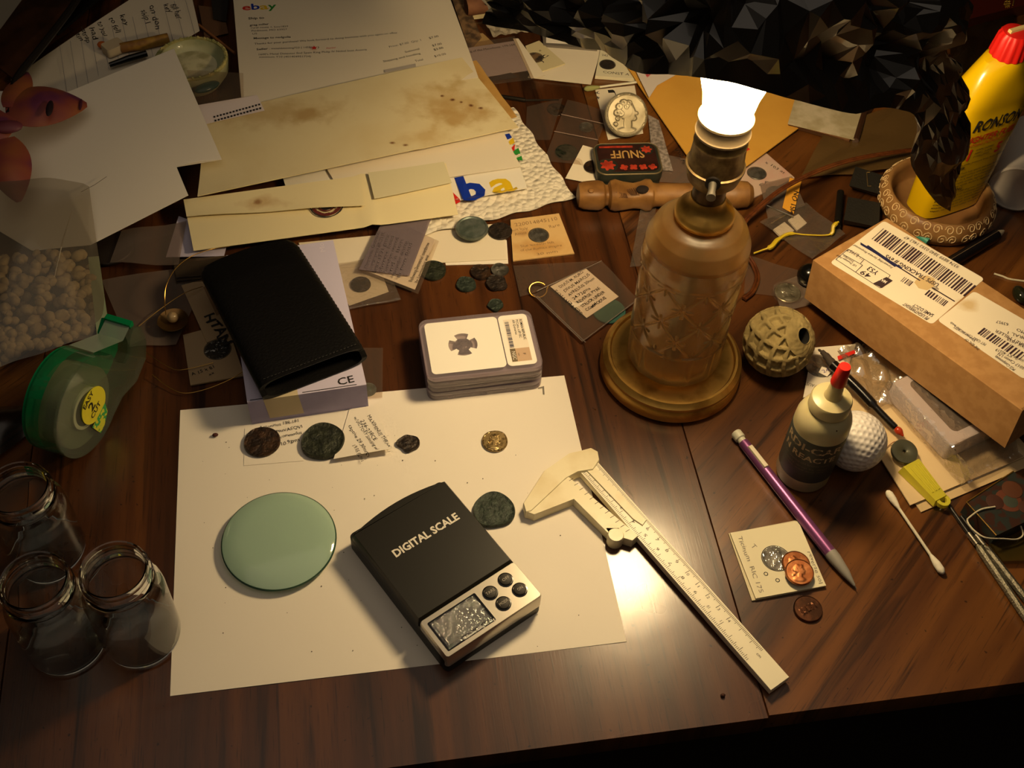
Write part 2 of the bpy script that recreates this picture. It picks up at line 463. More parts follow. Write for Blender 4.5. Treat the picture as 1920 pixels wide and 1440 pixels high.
# the big white sheet in the middle
PAPER = mat('white_paper', 'E6DED0', .85, spec=.15, bump=.04, bscale=300)
c = [(338, 769, .03), (1058, 704, .03), (1175, 1203, .03), (319, 1305, .03)]
desk = solo('paper_sheet', 'plain white paper sheet lying flat under the scale and green lens', 'paper', grid(quadfn(c, lambda u, v: .02*math.sin(7*u)*v), 24, 18, .02), PAPER)
letters(desk, PENCIL, [('7', (1016, 742), (1028, 738), dict(hand=.1))], z=.06, name='handwriting')
specks = join(*[xform(sphere((0, 0, 0), rng.uniform(.02, .05), 5, 3, (1, 1, .6)), P(rng.uniform(380, 1090), rng.uniform(800, 1230), .07)) for k in range(60)])
tag(solo('dirt_specks', 'tiny dark soil specks scattered over the white sheet', 'dirt', specks, mat('soil', '4A3A26', .9)), kind='stuff')

# ------------------------------------------------------------------ the lamp
LX, LY = 35.75, 21.28
BRASS = mat('aged_brass', 'DEB25E', .40, .9, col2='946A2C', scale=55, detail=8, mix=(.5, .78))
BRASSD = mat('tarnished_brass', '7E6A46', .45, .75, col2='55432C', scale=120, detail=8, mix=(.4, .62))
DARKM = mat('dark_bronze', '2E2218', .4, .8, col2='4A3520', scale=90)
IVORYP = mat('yellowed_fibre_collar', '9A8768', .6)
lamp = root('table_lamp', 'amber pressed glass table lamp with brass base and glowing bulb', 'lamp', (LX, LY, 0))
L0 = (LX, LY, 0)
part('lamp_base', lathe([(0, .05), (5.0, .05), (5.22, .3), (5.22, 1.0), (5.05, 1.25), (5.12, 1.4), (5.12, 1.6), (4.95, 1.75), (4.8, 1.95), (4.62, 1.95), (4.5, 1.75), (3.0, 1.75), (0, 1.75)], 96, L0), BRASS, lamp)
AMBER = mat('amber_glass', 'F4D698', .17, trans=.80, ior=1.42, spec=.6, col2='EAC480', scale=10)
def glass_r(z):
    pz = [(1.8, 3.15), (2.2, 3.42), (6, 3.42), (10.4, 3.5), (12.6, 3.55), (13.6, 3.45), (14.5, 3.1), (15.1, 2.6), (15.35, 2.1), (15.45, 1.2)]
    for (a, ra), (b, rb) in zip(pz, pz[1:]):
        if z <= b: return ra+(rb-ra)*(z-a)/(b-a)
    return 1.2
def pressed(a, z):
    r = glass_r(z); d = 0
    if z < 5.1: d = .10*(abs(math.cos(a*6))**14)*min(1, (z-1.8)/.6)-.04
    if 5.2 <= z <= 11.7:
        s = a*8/(2*math.pi); t = (z-5.2)/3.25
        u = abs(((s+t+.5) % 1)-.5); w = abs(((s-t+.5) % 1)-.5)      # distance to the two slanting crease families
        hz = abs(((2*t+.5) % 1)-.5)*.5; vt = abs(((2*s+.5) % 1)-.5)*.5
        arm = max(0, 1-min(1, (u+w)/.55))                            # near a star centre
        cr = max(0, 1-u/.05, 1-w/.05, (1-hz/.035)*(arm > .05), (1-vt/.035)*(arm > .2))
        d = .05*min(u, w)*2-.15*cr
    if abs(z-11.8) < .14 or abs(z-5.1) < .1: d = .05
    return r+d
NA, NZ = 416, 200
zs = [1.8+(15.45-1.8)*j/NZ for j in range(NZ+1)]
V = [(LX+pressed(2*math.pi*i/NA, z)*math.cos(2*math.pi*i/NA), LY+pressed(2*math.pi*i/NA, z)*math.sin(2*math.pi*i/NA), z) for z in zs for i in range(NA)]
F = [(j*NA+i, j*NA+(i+1) % NA, (j+1)*NA+(i+1) % NA, (j+1)*NA+i) for j in range(NZ) for i in range(NA)]
o = len(V)
inner = [(glass_r(z)-.45, z) for z in zs[::12] if z < 15.0]+[(1.2, 15.1)]
iv, if_ = lathe(inner, 64, L0); if_ = [f[::-1] for f in if_[:-2]]
V += iv; F += [tuple(i+o for i in f) for f in if_]
SHZ = 13.3; zi = lambda f: min(V[i][2] for i in f)
part('glass_body', (V, [f for f in F if zi(f) < SHZ or f[0] >= o]), AMBER, lamp, angle=1.2, label='clear pressed lower glass')
part('glass_shoulder', (V, [f for f in F if zi(f) >= SHZ and f[0] < o]), mat('frosted_amber_glass', 'DDBC84', .34, trans=.9, ior=1.4, col2='C8A468', scale=40), lamp, angle=1.2, label='dusty frosted glass shoulder')
part('stem', lathe([(0, 1.75), (.5, 1.75), (.5, 15.6), (0, 15.6)], 16, L0), BRASSD, lamp)
part('brass_cap', lathe([(1.75, 15.42), (1.92, 15.6), (1.95, 15.95), (1.8, 16.25), (1.45, 16.55), (1.2, 16.9), (1.12, 17.3), (0, 17.3)], 64, L0), BRASS, lamp)
part('neck', lathe([(1.05, 17.2), (1.05, 18.7), (0, 18.7)], 48, L0), DARKM, lamp)
part('socket', lathe([(1.0, 18.5), (1.35, 18.55), (1.62, 18.9), (1.78, 19.5), (1.80, 19.75), (1.86, 19.8), (1.86, 19.95), (1.74, 20.0), (1.66, 20.9), (1.62, 21.6), (1.66, 21.7), (1.60, 21.8), (1.55, 22.4), (1.35, 22.5), (1.2, 19.2), (0, 19.2)], 64, L0), BRASSD, lamp)
part('socket_collar', lathe([(1.60, 22.3), (1.68, 22.35), (1.70, 22.5), (1.62, 22.6), (1.62, 23.35), (1.69, 23.4), (1.69, 23.55), (1.6, 23.62), (1.38, 23.6), (1.32, 22.3)], 64, L0, closed=True), IVORYP, lamp, label='yellowed cardboard collar of the socket')
sw = np.array([-.34, -.94, 0])
swp = np.array([LX, LY, 19.85])+sw*1.6
sx = part('switch_boss', tube([swp, swp+sw*.28], .48, 20), mat('black_bakelite', '15110E', .35), lamp)
part('switch_key', tube([swp+sw*.25, swp+sw*.9, swp+sw*1.5], [.26, .22, .3], 12), mat('worn_steel', '8A8478', .35, .9), sx)
EMIT = bpy.data.materials.new('frosted_bulb_lit'); EMIT.use_nodes = True
_n = EMIT.node_tree; _n.nodes.clear(); _o = _n.nodes.new('ShaderNodeOutputMaterial'); _e = _n.nodes.new('ShaderNodeEmission')
_e.inputs[0].default_value = BULB_COLOR; _e.inputs[1].default_value = BULB_POWER; _n.links.new(_e.outputs[0], _o.inputs[0])
bulb = part('bulb', lathe([(1.3, 22.6), (1.42, 23.3), (1.52, 24.2), (1.68, 25.2), (2.0, 26.3), (2.5, 27.4), (2.85, 28.6), (3.0, 29.8), (2.9, 31.0), (2.5, 32.0), (1.8, 32.7), (.9, 33.05), (0.02, 33.1)], 48, L0), EMIT, lamp, label='glowing frosted bulb')
# lamp cord leaving the foot and running away to the right
CORD = mat('brown_lamp_flex', '5A3016', .3, col2='472410', scale=200)
def cord_pts(off):
    p = [P(1395, 560, .3), P(1412, 545, .3), P(1420, 520, .3), P(1413, 497, .4), P(1398, 470, .6), P(1392, 425, 1.0), P(1420, 392, 1.6), P(1470, 352, 2.2), P(1540, 318, 2.6), P(1610, 297, 2.6), P(1690, 284, 2.2), P(1745, 278, 1.8), P(1800, 268, 1.2), P(1870, 250, .4), P(1960, 230, .3), P(2020, 190, .3)]
    out = []
    for i, q in enumerate(p):
        t = p[min(i+1, len(p)-1)]-p[max(i-1, 0)]; nn = np.array([-t[1], t[0], 0]); nn /= np.linalg.norm(nn); out.append(q+nn*off)
    return smooth_path(out, 7)
cord = root('lamp_cord', 'brown twin lamp cord curving from the lamp foot towards the carved bowl', 'cord', P(1412, 545, 0))
part('strand', tube(cord_pts(.11), .125, 8), CORD, cord); part('strand', tube(cord_pts(-.11), .125, 8), CORD, cord)

# ------------------------------------------------------------------ the black foil hung over the bulb
FOIL = mat('black_foil', '1A1714', .42, .0, spec=1.0, coat=.5)
cols = [((905, 45, 46), (870, -40, 56)), ((1000, 62, 39), (940, -60, 50)), ((1075, 86, 33), (1020, -70, 41)), ((1130, 97, 28.5), (1100, -90, 34)), ((1190, 130, 23.5), (1180, -130, 27)), ((1245, 141, 20.3), (1260, -180, 23)),
        ((1320, 146, 17.0), (1350, -200, 21.3)), ((1430, 171, 16.8), (1450, -200, 21.3)), ((1540, 200, 17.6), (1540, -170, 22.0)), ((1600, 212, 20.3), (1610, -90, 23.5)), ((1650, 200, 22), (1690, -60, 25.5)), ((1690, 207, 23.5), (1765, -40, 27.5)),
        ((1725, 226, 24.5), (1786, 0, 27.5)), ((1706, 290, 26.5), (1768, 88, 28)), ((1724, 335, 28.5), (1797, 130, 29)), ((1757, 380, 31), (1811, 215, 31)), ((1783, 397, 33), (1801, 320, 32.6))]
E_ = smooth_path([PY(*a) for a, b in cols], 5); U_ = smooth_path([PY(*b) for a, b in cols], 5)
nc = len(E_); NR = 16
nrg2 = np.random.default_rng(21)
G = np.zeros((NR+5, nc, 3))
for i in range(nc):
    for j in range(NR+5):
        t = j/NR
        if t <= 1:
            p = E_[i]*(1-t)+U_[i]*t; p = p+np.array([0, 0, (1.0+2.6*max(0, 1-abs(i/5-6.9)/3.2))*math.sin(math.pi*t)])*min(1, np.linalg.norm(U_[i]-E_[i])/6)
        else:
            k = (j-NR)*1.4*min(1, max(0, (11-i/5)/2)); p = U_[i]+np.array([0, k, -.10*k*k*.4])
        G[j, i] = p
jv = nrg2.uniform(-.42, .42, (2,)+G.shape[:2]); jv[1, 0] = 0; jv[:, :, 0] = 0; jv[:, :, -1] = 0
G = G+jv[0][..., None]*np.gradient(G, axis=1)+jv[1][..., None]*np.gradient(G, axis=0)
# crumple: broad facets from a few scattered fold centres, then fine creases
nj, ni = G.shape[:2]; flat = G.reshape(-1, 3)
wp = flat+.9*np.stack([np.sin(flat[:, 1]*.55+flat[:, 2]*.4), np.sin(flat[:, 2]*.6+flat[:, 0]*.35), np.sin(flat[:, 0]*.5+flat[:, 1]*.45)], 1)+.35*np.stack([np.sin(flat[:, 1]*1.9), np.sin(flat[:, 2]*2.1+1), np.sin(flat[:, 0]*1.7+2)], 1)
off = np.zeros(len(flat))
for k in range(12):
    n_ = nrg2.normal(0, 1, 3); n_ /= np.linalg.norm(n_); lam = nrg2.uniform(2.2, 6.5); tt = (wp@n_)/lam+nrg2.uniform(0, 1)
    off += np.abs((tt % 1)-.5)*lam*nrg2.uniform(.25, .55)*nrg2.choice([-1, 1])
off = np.clip(off-off.mean(), -1.3, 1.3).reshape(nj, ni)+nrg2.normal(0, .05, (nj, ni))
for _ in range(0):
    sm = off.copy(); sm[1:-1, 1:-1] = (off[1:-1, 1:-1]*2+off[:-2, 1:-1]+off[2:, 1:-1]+off[1:-1, :-2]+off[1:-1, 2:])/6; off = sm
du = np.gradient(G, axis=1); dv = np.gradient(G, axis=0); N = np.cross(du, dv); N /= np.linalg.norm(N, axis=2, keepdims=True)+1e-9
fade = np.clip(np.arange(nj)/3., .2, 1)[:, None]
tail_ = np.clip(1.6-(np.arange(nc)/5-10.5)*.35, .35, 1)[None, :]
G = G+N*(off*fade*tail_)[..., None]
G[..., 2] = np.maximum(G[..., 2], .75)
bd = np.stack([(G[..., 0]-LX)/3.3, (G[..., 1]-LY)/3.3, (G[..., 2]-29.6)/3.9], -1); bl = np.linalg.norm(bd, axis=2)
G += np.where(bl < 1, 1-bl, 0)[..., None]*bd/(bl[..., None]+1e-6)*np.array([3.3, 3.3, 3.9])*1.05
V = [tuple(p) for p in G.reshape(-1, 3)]; F = []
for j in range(nj-1):
    for i in range(ni-1):
        a, b, c_, d = j*ni+i, j*ni+i+1, (j+1)*ni+i+1, (j+1)*ni+i
        F += [(a, b, c_), (a, c_, d)] if (i+j) % 2 else [(a, b, d), (b, c_, d)]
foil = solo('black_foil', 'crumpled black foil sheet draped over the lamp bulb as a shade', 'foil', (V, F), FOIL, smooth=True, angle=.24)

# ------------------------------------------------------------------ things on and around the white sheet
# pocket scale
SO = P(838, 1256, .5); SRZ = math.radians(28.6); SW, SL, SH = 7.3, 11.1, 2.0
sc = root('pocket_scale', 'black pocket digital scale with silver button panel on the white sheet', 'scale', (SO[0], SO[1], .05), SRZ)
BLK = mat('satin_black_plastic', '17150F', .42, spec=.45); SIL = mat('silver_panel', 'C9C2B4', .30, .75); GLOSSBLK = mat('gloss_black', '0C0C0B', .15)
def lidoutline(d=0.):
    o = [(d, 0), (SW-d, 0)]
    o += [(SW-d, SL-.55)]
    for k in range(13):
        t = k/12; o.append((SW-d-(SW-2*d)*t, SL-.5-d+.55*math.sin(math.pi*t)**.8))
    return o+[(d, SL-.55)]
part('body', prism(rrect(-.02, SW+.02, 0, SL, .35), 0, 1.35, .12), BLK, sc, local=True)
lid = [(0, 3.05), (SW, 3.05)]+[p for p in lidoutline() if p[1] > 3.1]
part('lid', prism(lid, 1.3, SH, .28), BLK, sc, local=True, label='black lid printed DIGITAL SCALE')
pan = prism(rrect(0, SW, -.02, 3.0, .25), .75, SH-.02, .14)
pn = part('button_panel', pan, SIL, sc, local=True, label='silver front panel')
part('screen_frame', prism(rrect(.35, 3.95, .32, 2.62, .1), SH-.1, SH+.03, .05), GLOSSBLK, sc, local=True)
part('screen', box(.62, 3.68, .62, 2.4, SH-.05, SH+.05), mat('lcd_grey', '4C4E48', .15, coat=.4), sc, local=True)
nb = {}
for s, x, y in (('TARE', 4.72, 2.02), ('OFF', 6.05, 2.2), ('MODE', 4.95, .95), ('ON', 6.35, 1.12)):
    part('button_ring', lathe([(.50, SH-.1), (.50, SH+.02), (.42, SH+.03), (.42, SH-.1)], 28, (x, y, 0), closed=True), GLOSSBLK, sc, local=True)
    b = part('button', lathe([(.40, SH-.1), (.40, SH+.1), (.34, SH+.15), (0, SH+.16)], 28, (x, y, 0)), mat('rubber_button', '35322D', .6), sc, local=True)
    nb[s] = (x, y, b)
def sl(x, y, z=0):
    c, s = math.cos(SRZ), math.sin(SRZ); return np.array([SO[0]+c*x-s*y, SO[1]+s*x+c*y, .05+z])
UP = np.array([0, 0, 1.])
WHITEINK = mat('white_print', 'D8D2C4', .6)
part('lettering', text_vf('DIGITAL SCALE', sl(1.35, 7.55, SH+.012), sl(6.35, 7.55, SH+.012), UP, h=.54, bold=.032), WHITEINK, sc, smooth=False)
GREYINK = mat('grey_print', 'A39C90', .6)
for s, (x, y, b) in nb.items():
    w = .10+.13*len(s); part('lettering', text_vf(s, sl(x-w/2-.02, y-.09, SH+.175), sl(x+w/2+.02, y-.09, SH+.175), UP, h=.19), GREYINK, b, smooth=False)
part('lettering', text_vf('Capacity:500gX0.01g', sl(1.55, .36, SH+.05), sl(3.85, .36, SH+.05), UP, h=.16, bold=.01), WHITEINK, sc, smooth=False)
CLEARF = film('screen_protector', haze=.03, gloss=.25, rough=.06, bump=.6, bscale=400)
part('protective_film', grid(lambda u, v: np.array([.45+3.3*u, .38+2.1*v, SH+.065+.05*max(0, 1-abs(v-.2)*3-abs(u-.35)*2)*abs(math.sin(u*40+v*9))]), 60, 20), CLEARF, sc, local=True, label='wrinkled clear screen film')

# round green-tinted watch glass
gc = P(524, 1016, .3); GLS = bpy.data.materials.new('green_watch_glass'); GLS.use_nodes = True
b = GLS.node_tree.nodes['Principled BSDF']; b.inputs['Base Color'].default_value = (*s2l('C0DEC8'), 1); b.inputs['Transmission Weight'].default_value = .42; b.inputs['Roughness'].default_value = .08; b.inputs['IOR'].default_value = 1.45; b.inputs['Coat Weight'].default_value = .5
GLR = 3.68
solo('watch_glass', 'round pale green glass disc lying on the left of the white sheet', 'glass', lathe([(0.01, .2), (2.2, .14), (GLR-.25, .05), (GLR, .16), (GLR+.02, .30), (GLR-.1, .40), (2.4, .52), (1.2, .58), (0.01, .6)], 80, (gc[0], gc[1], .22)), GLS)
part('glass_edge', lathe([(GLR-.02, .13), (GLR+.05, .2), (GLR+.05, .3), (GLR-.02, .36)], 80, (gc[0], gc[1], .22), closed=True), mat('green_glass_edge', '3E5E4C', .1, trans=.4), bpy.data.objects['watch_glass'])

# vernier caliper
IV = mat('ivory_plastic', 'E0D6B4', .38, col2='CDBB8C', scale=28, mix=(.5, .75), sss=.0)
IV2 = mat('ivory_plastic_pale', 'E6DEC4', .36)
cal = root('vernier_caliper', 'ivory plastic vernier caliper lying across the sheet edge and table', 'caliper', P(1250, 1040, 0))
ZB = .72
BA = P(1098, 868, ZB); BB = P(1463, 1282, ZB); bx = (BB-BA)/np.linalg.norm(BB-BA); by = np.array([-bx[1], bx[0], 0])
def cw(x, y, z=0): p = BA+bx*x+by*y; return np.array([p[0], p[1], z])
blen = np.linalg.norm(BB-BA); hw = .78
part('beam', prism([cw(-.6, -hw)[:2], cw(blen, -hw)[:2], cw(blen, hw)[:2], cw(-.6, hw)[:2]], .22, ZB, .05), IV2, cal)
part('fixed_jaw', pprism([(981, 943), (986, 960), (996, 958), (1062, 896), (1084, 884), (1112, 880), (1124, 862), (1121, 846), (1108, 839), (1086, 845), (1067, 849), (1020, 882)], .12, ZB+.18, .08), IV, cal)
part('slider', pprism([(984, 958), (1002, 965), (1076, 936), (1140, 1000), (1186, 1014), (1197, 1004), (1066, 893), (1010, 938)], .05, ZB+.12, .06), IV, cal)
part('slider_rail', pprism([(1106, 870), (1113, 872), (1212, 975), (1205, 985), (1186, 972), (1100, 882)], .05, ZB+.10, .05), IV, cal)
th = P(1154, 1006, ZB)
part('thumb_lever', join(prism([(th[0]+.55*math.cos(a), th[1]+.55*math.sin(a)) for a in np.linspace(0, 6.28, 20)[:-1]], .05, ZB+.25, .12), pprism([(1136, 990), (1160, 990), (1170, 1006), (1150, 1010)], .05, ZB+.12)), IV, cal)
ticks = []
def tick(x, y0, y1, w=.032, z=ZB): ticks.append(([tuple(cw(x-w/2, y0, z+.012)), tuple(cw(x+w/2, y0, z+.012)), tuple(cw(x+w/2, y1, z+.012)), tuple(cw(x-w/2, y1, z+.012))], [(0, 1, 2, 3)]))
n = int((blen-2.6)/.1)
for k in range(n):
    x = .5+k*.1; tick(x, hw-.10, hw-(.50 if k % 10 == 0 else .40 if k % 5 == 0 else .30))
for k in range(int((blen-2.6)/.125)):
    x = .5+k*.125; tick(x, -hw+.10, -hw+(.50 if k % 8 == 0 else .40 if k % 4 == 0 else .28))
part('scale_marks', join(*ticks), mat('grey_scale_print', '463E30', .7), cal, smooth=False)
tx = []
for k in range(1, 15):
    x = .5+k
    if x < blen-2.4: tx.append(text_vf(str(k), cw(x-.1, .12, ZB+.012), cw(x+.14+(.1 if k > 9 else 0), .12, ZB+.012), UP, h=.2))
for k in range(1, 12):
    x = .5+k*1.27
    if x < blen-2.4: tx.append(text_vf(str(k), cw(x+.12, -.12, ZB+.012), cw(x-.12, -.12, ZB+.012), UP, h=.2))
tx.append(text_vf('1/128in', cw(2.6, hw+.12, ZB+.125), cw(4.0, hw+.12, ZB+.125), UP, h=.2)); tx.append(text_vf('cm', cw(blen-2.3, .1, ZB+.012), cw(blen-1.95, .1, ZB+.012), UP, h=.2))
part('lettering', join(*tx), mat('grey_scale_print', '463E30', .7), cal, smooth=False)
vt = []
for k in range(12):
    p0 = hit_plane(1068+k*9.6, 899+k*8.7, (np.array([0, 0, ZB+.125]), UP)); vt.append(text_vf('|', p0, p0+bx*.09, UP, h=.26)); 
part('vernier_marks', join(*vt), mat('grey_scale_print', '463E30', .7), cal, smooth=False)

# ---- coins
BRONZEG = mat('green_patina', '20241A', .5, .35, col2='34382A', scale=260, detail=7, mix=(.42, .6), bump=1.0, bscale=450)
BRONZED = mat('dark_patina', '2C211A', .42, .45, col2='4A3422', scale=220, detail=7, mix=(.45, .65), bump=1.0, bscale=450)
BRONZEB = mat('black_patina', '221C18', .45, .4, col2='3A3028', scale=300, detail=6, bump=1.0, bscale=450)
GOLDC = mat('pale_gold', 'B39A6A', .34, .85, col2='6A5534', scale=300, detail=6, mix=(.5, .72))
SILVC = mat('old_silver', 'B9AE94', .34, .85, col2='7D735C', scale=110, detail=7, mix=(.45, .7))
SILVD = mat('dull_silver', '77736A', .45, .6, col2='4E4A42', scale=200, detail=7)
COPPER = mat('bright_copper', 'B4774C', .42, .8, col2='8E5430', scale=160, detail=4)
COPPERD = mat('brown_copper', '5E3A26', .4, .8, col2='432A1C', scale=200)
TEALC = mat('teal_patina', '222A22', .55, .3, col2='343E34', scale=320, detail=6, bump=1.0, bscale=450)
GREYG = mat('grey_green_silver', '5E6A60', .42, .6, col2='788078', scale=160, detail=7, mix=(.4, .62), bump=.25, bscale=600)
def bumps(seed, r, n=9, h=.045):
    q = np.random.default_rng(seed); cx = q.uniform(-.5, .5, n)*r; cy = q.uniform(-.55, .55, n)*r; s = q.uniform(.10, .28, n)*r; hh = q.uniform(.3, 1, n)*h
    def f(x, y, t):
        v = float(np.max(hh*np.clip(1-((x-cx)**2+(y-cy)**2)/(s*s), 0, 1)**.6)); 
        return v+(h*.6 if .86 < t < .97 else 0)
    return f
def head(r, h=.05, rim=True):
    """a portrait in profile looking right, wreath of dots round the rim"""
    el = [(-.02, .22, .34, .36, 1), (.16, .10, .20, .30, .9), (.36, .08, .10, .07, .8), (.27, -.10, .12, .10, .75), (.02, -.30, .17, .30, .8), (-.06, -.62, .46, .22, .9), (.14, -.02, .2, .2, .9)]
    curls = [(-.28, .36, .13), (-.10, .50, .13), (.12, .48, .11), (-.38, .14, .12), (-.22, .10, .12), (-.36, -.08, .09), (.0, .34, .1), (-.44, -.28, .08)]
    def f(x, y, t):
        X, Y = x/r, y/r; v = 0
        for cx, cy, a, b, k in el:
            e = 1-((X-cx)/a)**2-((Y-cy)/b)**2
            if e > 0: v = max(v, k*min(1, e*2.5)**.5)
        for cx, cy, a in curls:
            d = math.hypot(X-cx, Y-cy)
            if d < a: v = max(v, 1.0+.45*math.cos(d/a*6.0))
        if rim and .88 < t < .94: v = max(v, .8*(1 if (math.atan2(Y, X)*30/math.pi) % 1 < .6 else 0))
        return v*h
    return f
def wob(r, seed, a=.04, n=4):
    q = np.random.default_rng(seed); ph = q.uniform(0, 6.3, n); am = q.uniform(.3, 1, n)*a
    return lambda t: r*(1+sum(am[k]*math.sin((k+2)*t+ph[k]) for k in range(n)))
def coin(label, px, py, r, m, z=.05, t=.2, relief=None, wobble=.0, group='loose old coins on the desk', seed=1, rz=0., name='old_coin', n=44, rings=8, tilt=None, cat='coin'):
    p = P(px, py, z+t); R = wob(r, seed, wobble) if wobble else r
    vf = polydisc(R, 0, t, n, rings, relief if relief else bumps(seed, r))
    if rz: vf = xform(vf, rz=rz)
    if tilt: vf = xform(vf, rx=tilt[0], ry=tilt[1]); 
    dz = min(v[2] for v in vf[0])
    return solo(name, label, cat, vf, m, group=group, local=True, loc=(p[0], p[1], z-dz), angle=.6)

slip1 = sheet('note_card', 'small white handwritten card under the dark brown coin', 'card', [(459, 803, .07), (566, 795, .07), (569, 864, .07), (457, 873, .07)], PAPER, .015)
letters(slip1, INK, [('Antoninus 138-161', (487, 805), (560, 791), dict(hand=.1, h=.26)), ('Pius/AEQVI', (518, 812), (567, 802), dict(hand=.1, h=.26)), ('/commodus', (523, 822), (566, 813), dict(hand=.1, h=.26)), ('10.9gms', (526, 836), (562, 826), dict(hand=.1, h=.3))], z=.08, name='handwriting')
coin('dark brown round coin on its own white handwritten card', 491, 827, 1.27, BRONZED, z=.09, t=.22, wobble=.012, seed=3, relief=bumps(3, 1.27, 9, .05))
coin('large thick dark green bronze coin between the two handwritten notes', 605, 825, 1.53, BRONZEG, z=.06, t=.34, wobble=.02, seed=4, relief=bumps(14, 1.5, 20, .10))
curl = lambda u, v: .55*max(0, v-.45)**1.3*2.2*(.6+.4*u)+.02
slip2 = sheet('curled_note', 'curling white slip with six handwritten lines beside the green coin', 'note', [(655, 768, .1), (703, 756, .1), (735, 850, .1), (626, 866, .1)], PAPER, .012, 14, 14, curl)
letters(slip2, INK, [('MAXIMINUS THRAX', (687, 778), (729, 845), dict(hand=.10, h=.28)), ('236-238CE', (675, 787), (702, 828), dict(hand=.10, h=.28)), ('w/VICTORY Standing w/', (662, 781), (706, 850), dict(hand=.10, h=.24)), ('captive 29.30mm', (652, 796), (688, 858), dict(hand=.10, h=.26)), ('19.05 gms', (660, 836), (678, 866), dict(hand=.10, h=.26))], z=.25, target=slip2, name='handwriting', eps=.02)
coin('small dark jagged coin alone on the white sheet', 766, 830, .74, BRONZEB, wobble=.09, seed=8, t=.2, relief=bumps(8, .74, 10, .08))
coin('small bright gold coloured coin with a portrait on the white sheet', 928, 826, .92, GOLDC, wobble=.02, seed=5, t=.17, relief=head(.9, .06), rz=-.35, n=80, rings=22)
coin('dark green eight-sided bronze coin beside the scale and caliper', 926, 955, 1.42, TEALC, wobble=.035, seed=11, t=.24, relief=bumps(31, 1.4, 26, .11))
solo('stone_chip', 'tiny reddish brown crumb at the left of the white sheet', 'chip', xform(sphere((0, 0, .1), .2, 8, 6, (1.1, .8, .6)), P(404, 817, .1)), mat('red_chip', '4A2018', .7))
solo('wood_crumb', 'tiny brown crumb on bare wood near the front edge', 'crumb', xform(sphere((0, 0, .1), .16, 7, 5, (1, .9, .8)), P(1355, 1305, .0)), mat('crumb', '3A1D10', .8))

# ---- three slabbed coins in a stack
RIM = film('slab_shell', 'E4DCE0', haze=.24, hazecol='C2B4BC', gloss=.2, rough=.12, fres=.45)
SLABW = mat('slab_insert', 'EDE8DC', .55)
s0 = P(805, 746, .1); s1 = P(1013, 722, .1); srz = math.atan2(s1[1]-s0[1], s1[0]-s0[0])
sw0, sd0, st = 8.45, 5.7, .80
def slab(z, off, lab):
    o = root('coin_slab', lab, 'coin slab', (17.55+off[0], 20.35+off[1], z), srz+off[2], group='stack of slabbed coins')
    part('shell', join(prism(rrect(0, sw0, 0, sd0, .7), 0, st*.46, .06), prism(rrect(0, sw0, 0, sd0, .7), st*.54, st, .06)), RIM, o, local=True)
    part('seam', prism(rrect(.05, sw0-.05, .05, sd0-.05, .68), st*.44, st*.56), film('slab_seam', 'DCD2D8', haze=.5, hazecol='D8CCD2', gloss=.2), o, local=True)
    for k in range(3): part('stacking_nub', prism(rrect(1.5+k*2.4, 1.9+k*2.4, -.03, .06, .02), st*.1, st*.3), RIM, o, local=True)
    hole = [(3.02+1.02*math.cos(a), 2.9+1.02*math.sin(a)) for a in np.linspace(0, 2*math.pi, 40)[:-1]]
    return o
slabs = []
for k, (off, lab) in enumerate((((.05, -.02, .0), 'bottom slabbed coin case of the stack of three'), ((.1, .05, .01), 'middle slabbed coin case of the stack of three'), ((.02, .0, -.004), 'topmost slabbed coin case with visible dark coin and paper label'))):
    slabs.append(slab(.05+k*(st+.02), off, lab))
tp = slabs[2]; zt = st+.01
# insert with a pronged round opening
NS = 96; ring = []
for k in range(NS):
    a = 2*math.pi*k/NS; q = min(abs(((a-math.pi/4)/(math.pi/2)+.5) % 1-.5)*math.pi/2, 9); rr = 1.06 if q > .24 else .62
    ring.append((2.98+rr*math.cos(a), 2.92+rr*math.sin(a)))
outer = rrect(.42, 5.82, .42, sd0-.42, .35, 23); cc = np.array(outer)-[2.98, 2.92]; ao = np.arctan2(cc[:, 1], cc[:, 0]); o_s = [outer[i] for i in np.argsort(ao % (2*math.pi))]
def ringface(inn, outr, z0, z1):
    a = len(inn); V = [(x, y, z1) for x, y in inn]+[(x, y, z1) for x, y in outr]+[(x, y, z0) for x, y in inn]
    return V, [(k, a+k, a+(k+1) % a, (k+1) % a) for k in range(a)]+[(2*a+k, k, (k+1) % a, 2*a+(k+1) % a) for k in range(a)]
part('insert', ringface(ring, o_s, zt-.3, zt), SLABW, tp, local=True, smooth=False)
part('insert_floor', prism([(2.98+1.1*math.cos(a), 2.92+1.1*math.sin(a)) for a in np.linspace(0, 6.28, 30)[:-1]], zt-.36, zt-.30), mat('grey_well', 'C8C0B0', .6), tp, local=True)
part('coin', xform(polydisc(wob(.72, 5, .03), 0, .14, 48, 12, head(.7, .05, False)), (2.98, 2.92, zt-.29), rz=-.6), SILVD, tp, local=True, label='small worn grey coin')
part('label_panel', prism(rrect(5.9, 8.05, .42, sd0-.42, .35), zt-.04, zt), SLABW, tp, local=True)
part('paper_label', box(6.25, 7.72, .75, 4.85, zt, zt+.012), mat('label_cream', 'E6DAC8', .6), tp, local=True)
part('grade_panel', box(6.27, 7.70, .78, 2.0, zt+.012, zt+.02), mat('label_tan', 'BFA184', .6), tp, local=True)
part('hologram_strip', box(6.27, 6.66, .78, 2.0, zt+.02, zt+.028), mat('label_grey_brown', '6E604A', .4), tp, local=True)
def tl(x, y, z=zt+.03):
    r = tp.rotation_euler[2]; c_, s_ = math.cos(r), math.sin(r); l = tp.location; return np.array([l[0]/CM+c_*x-s_*y, l[1]/CM+s_*x+c_*y, l[2]/CM-TABLE_Z+z])
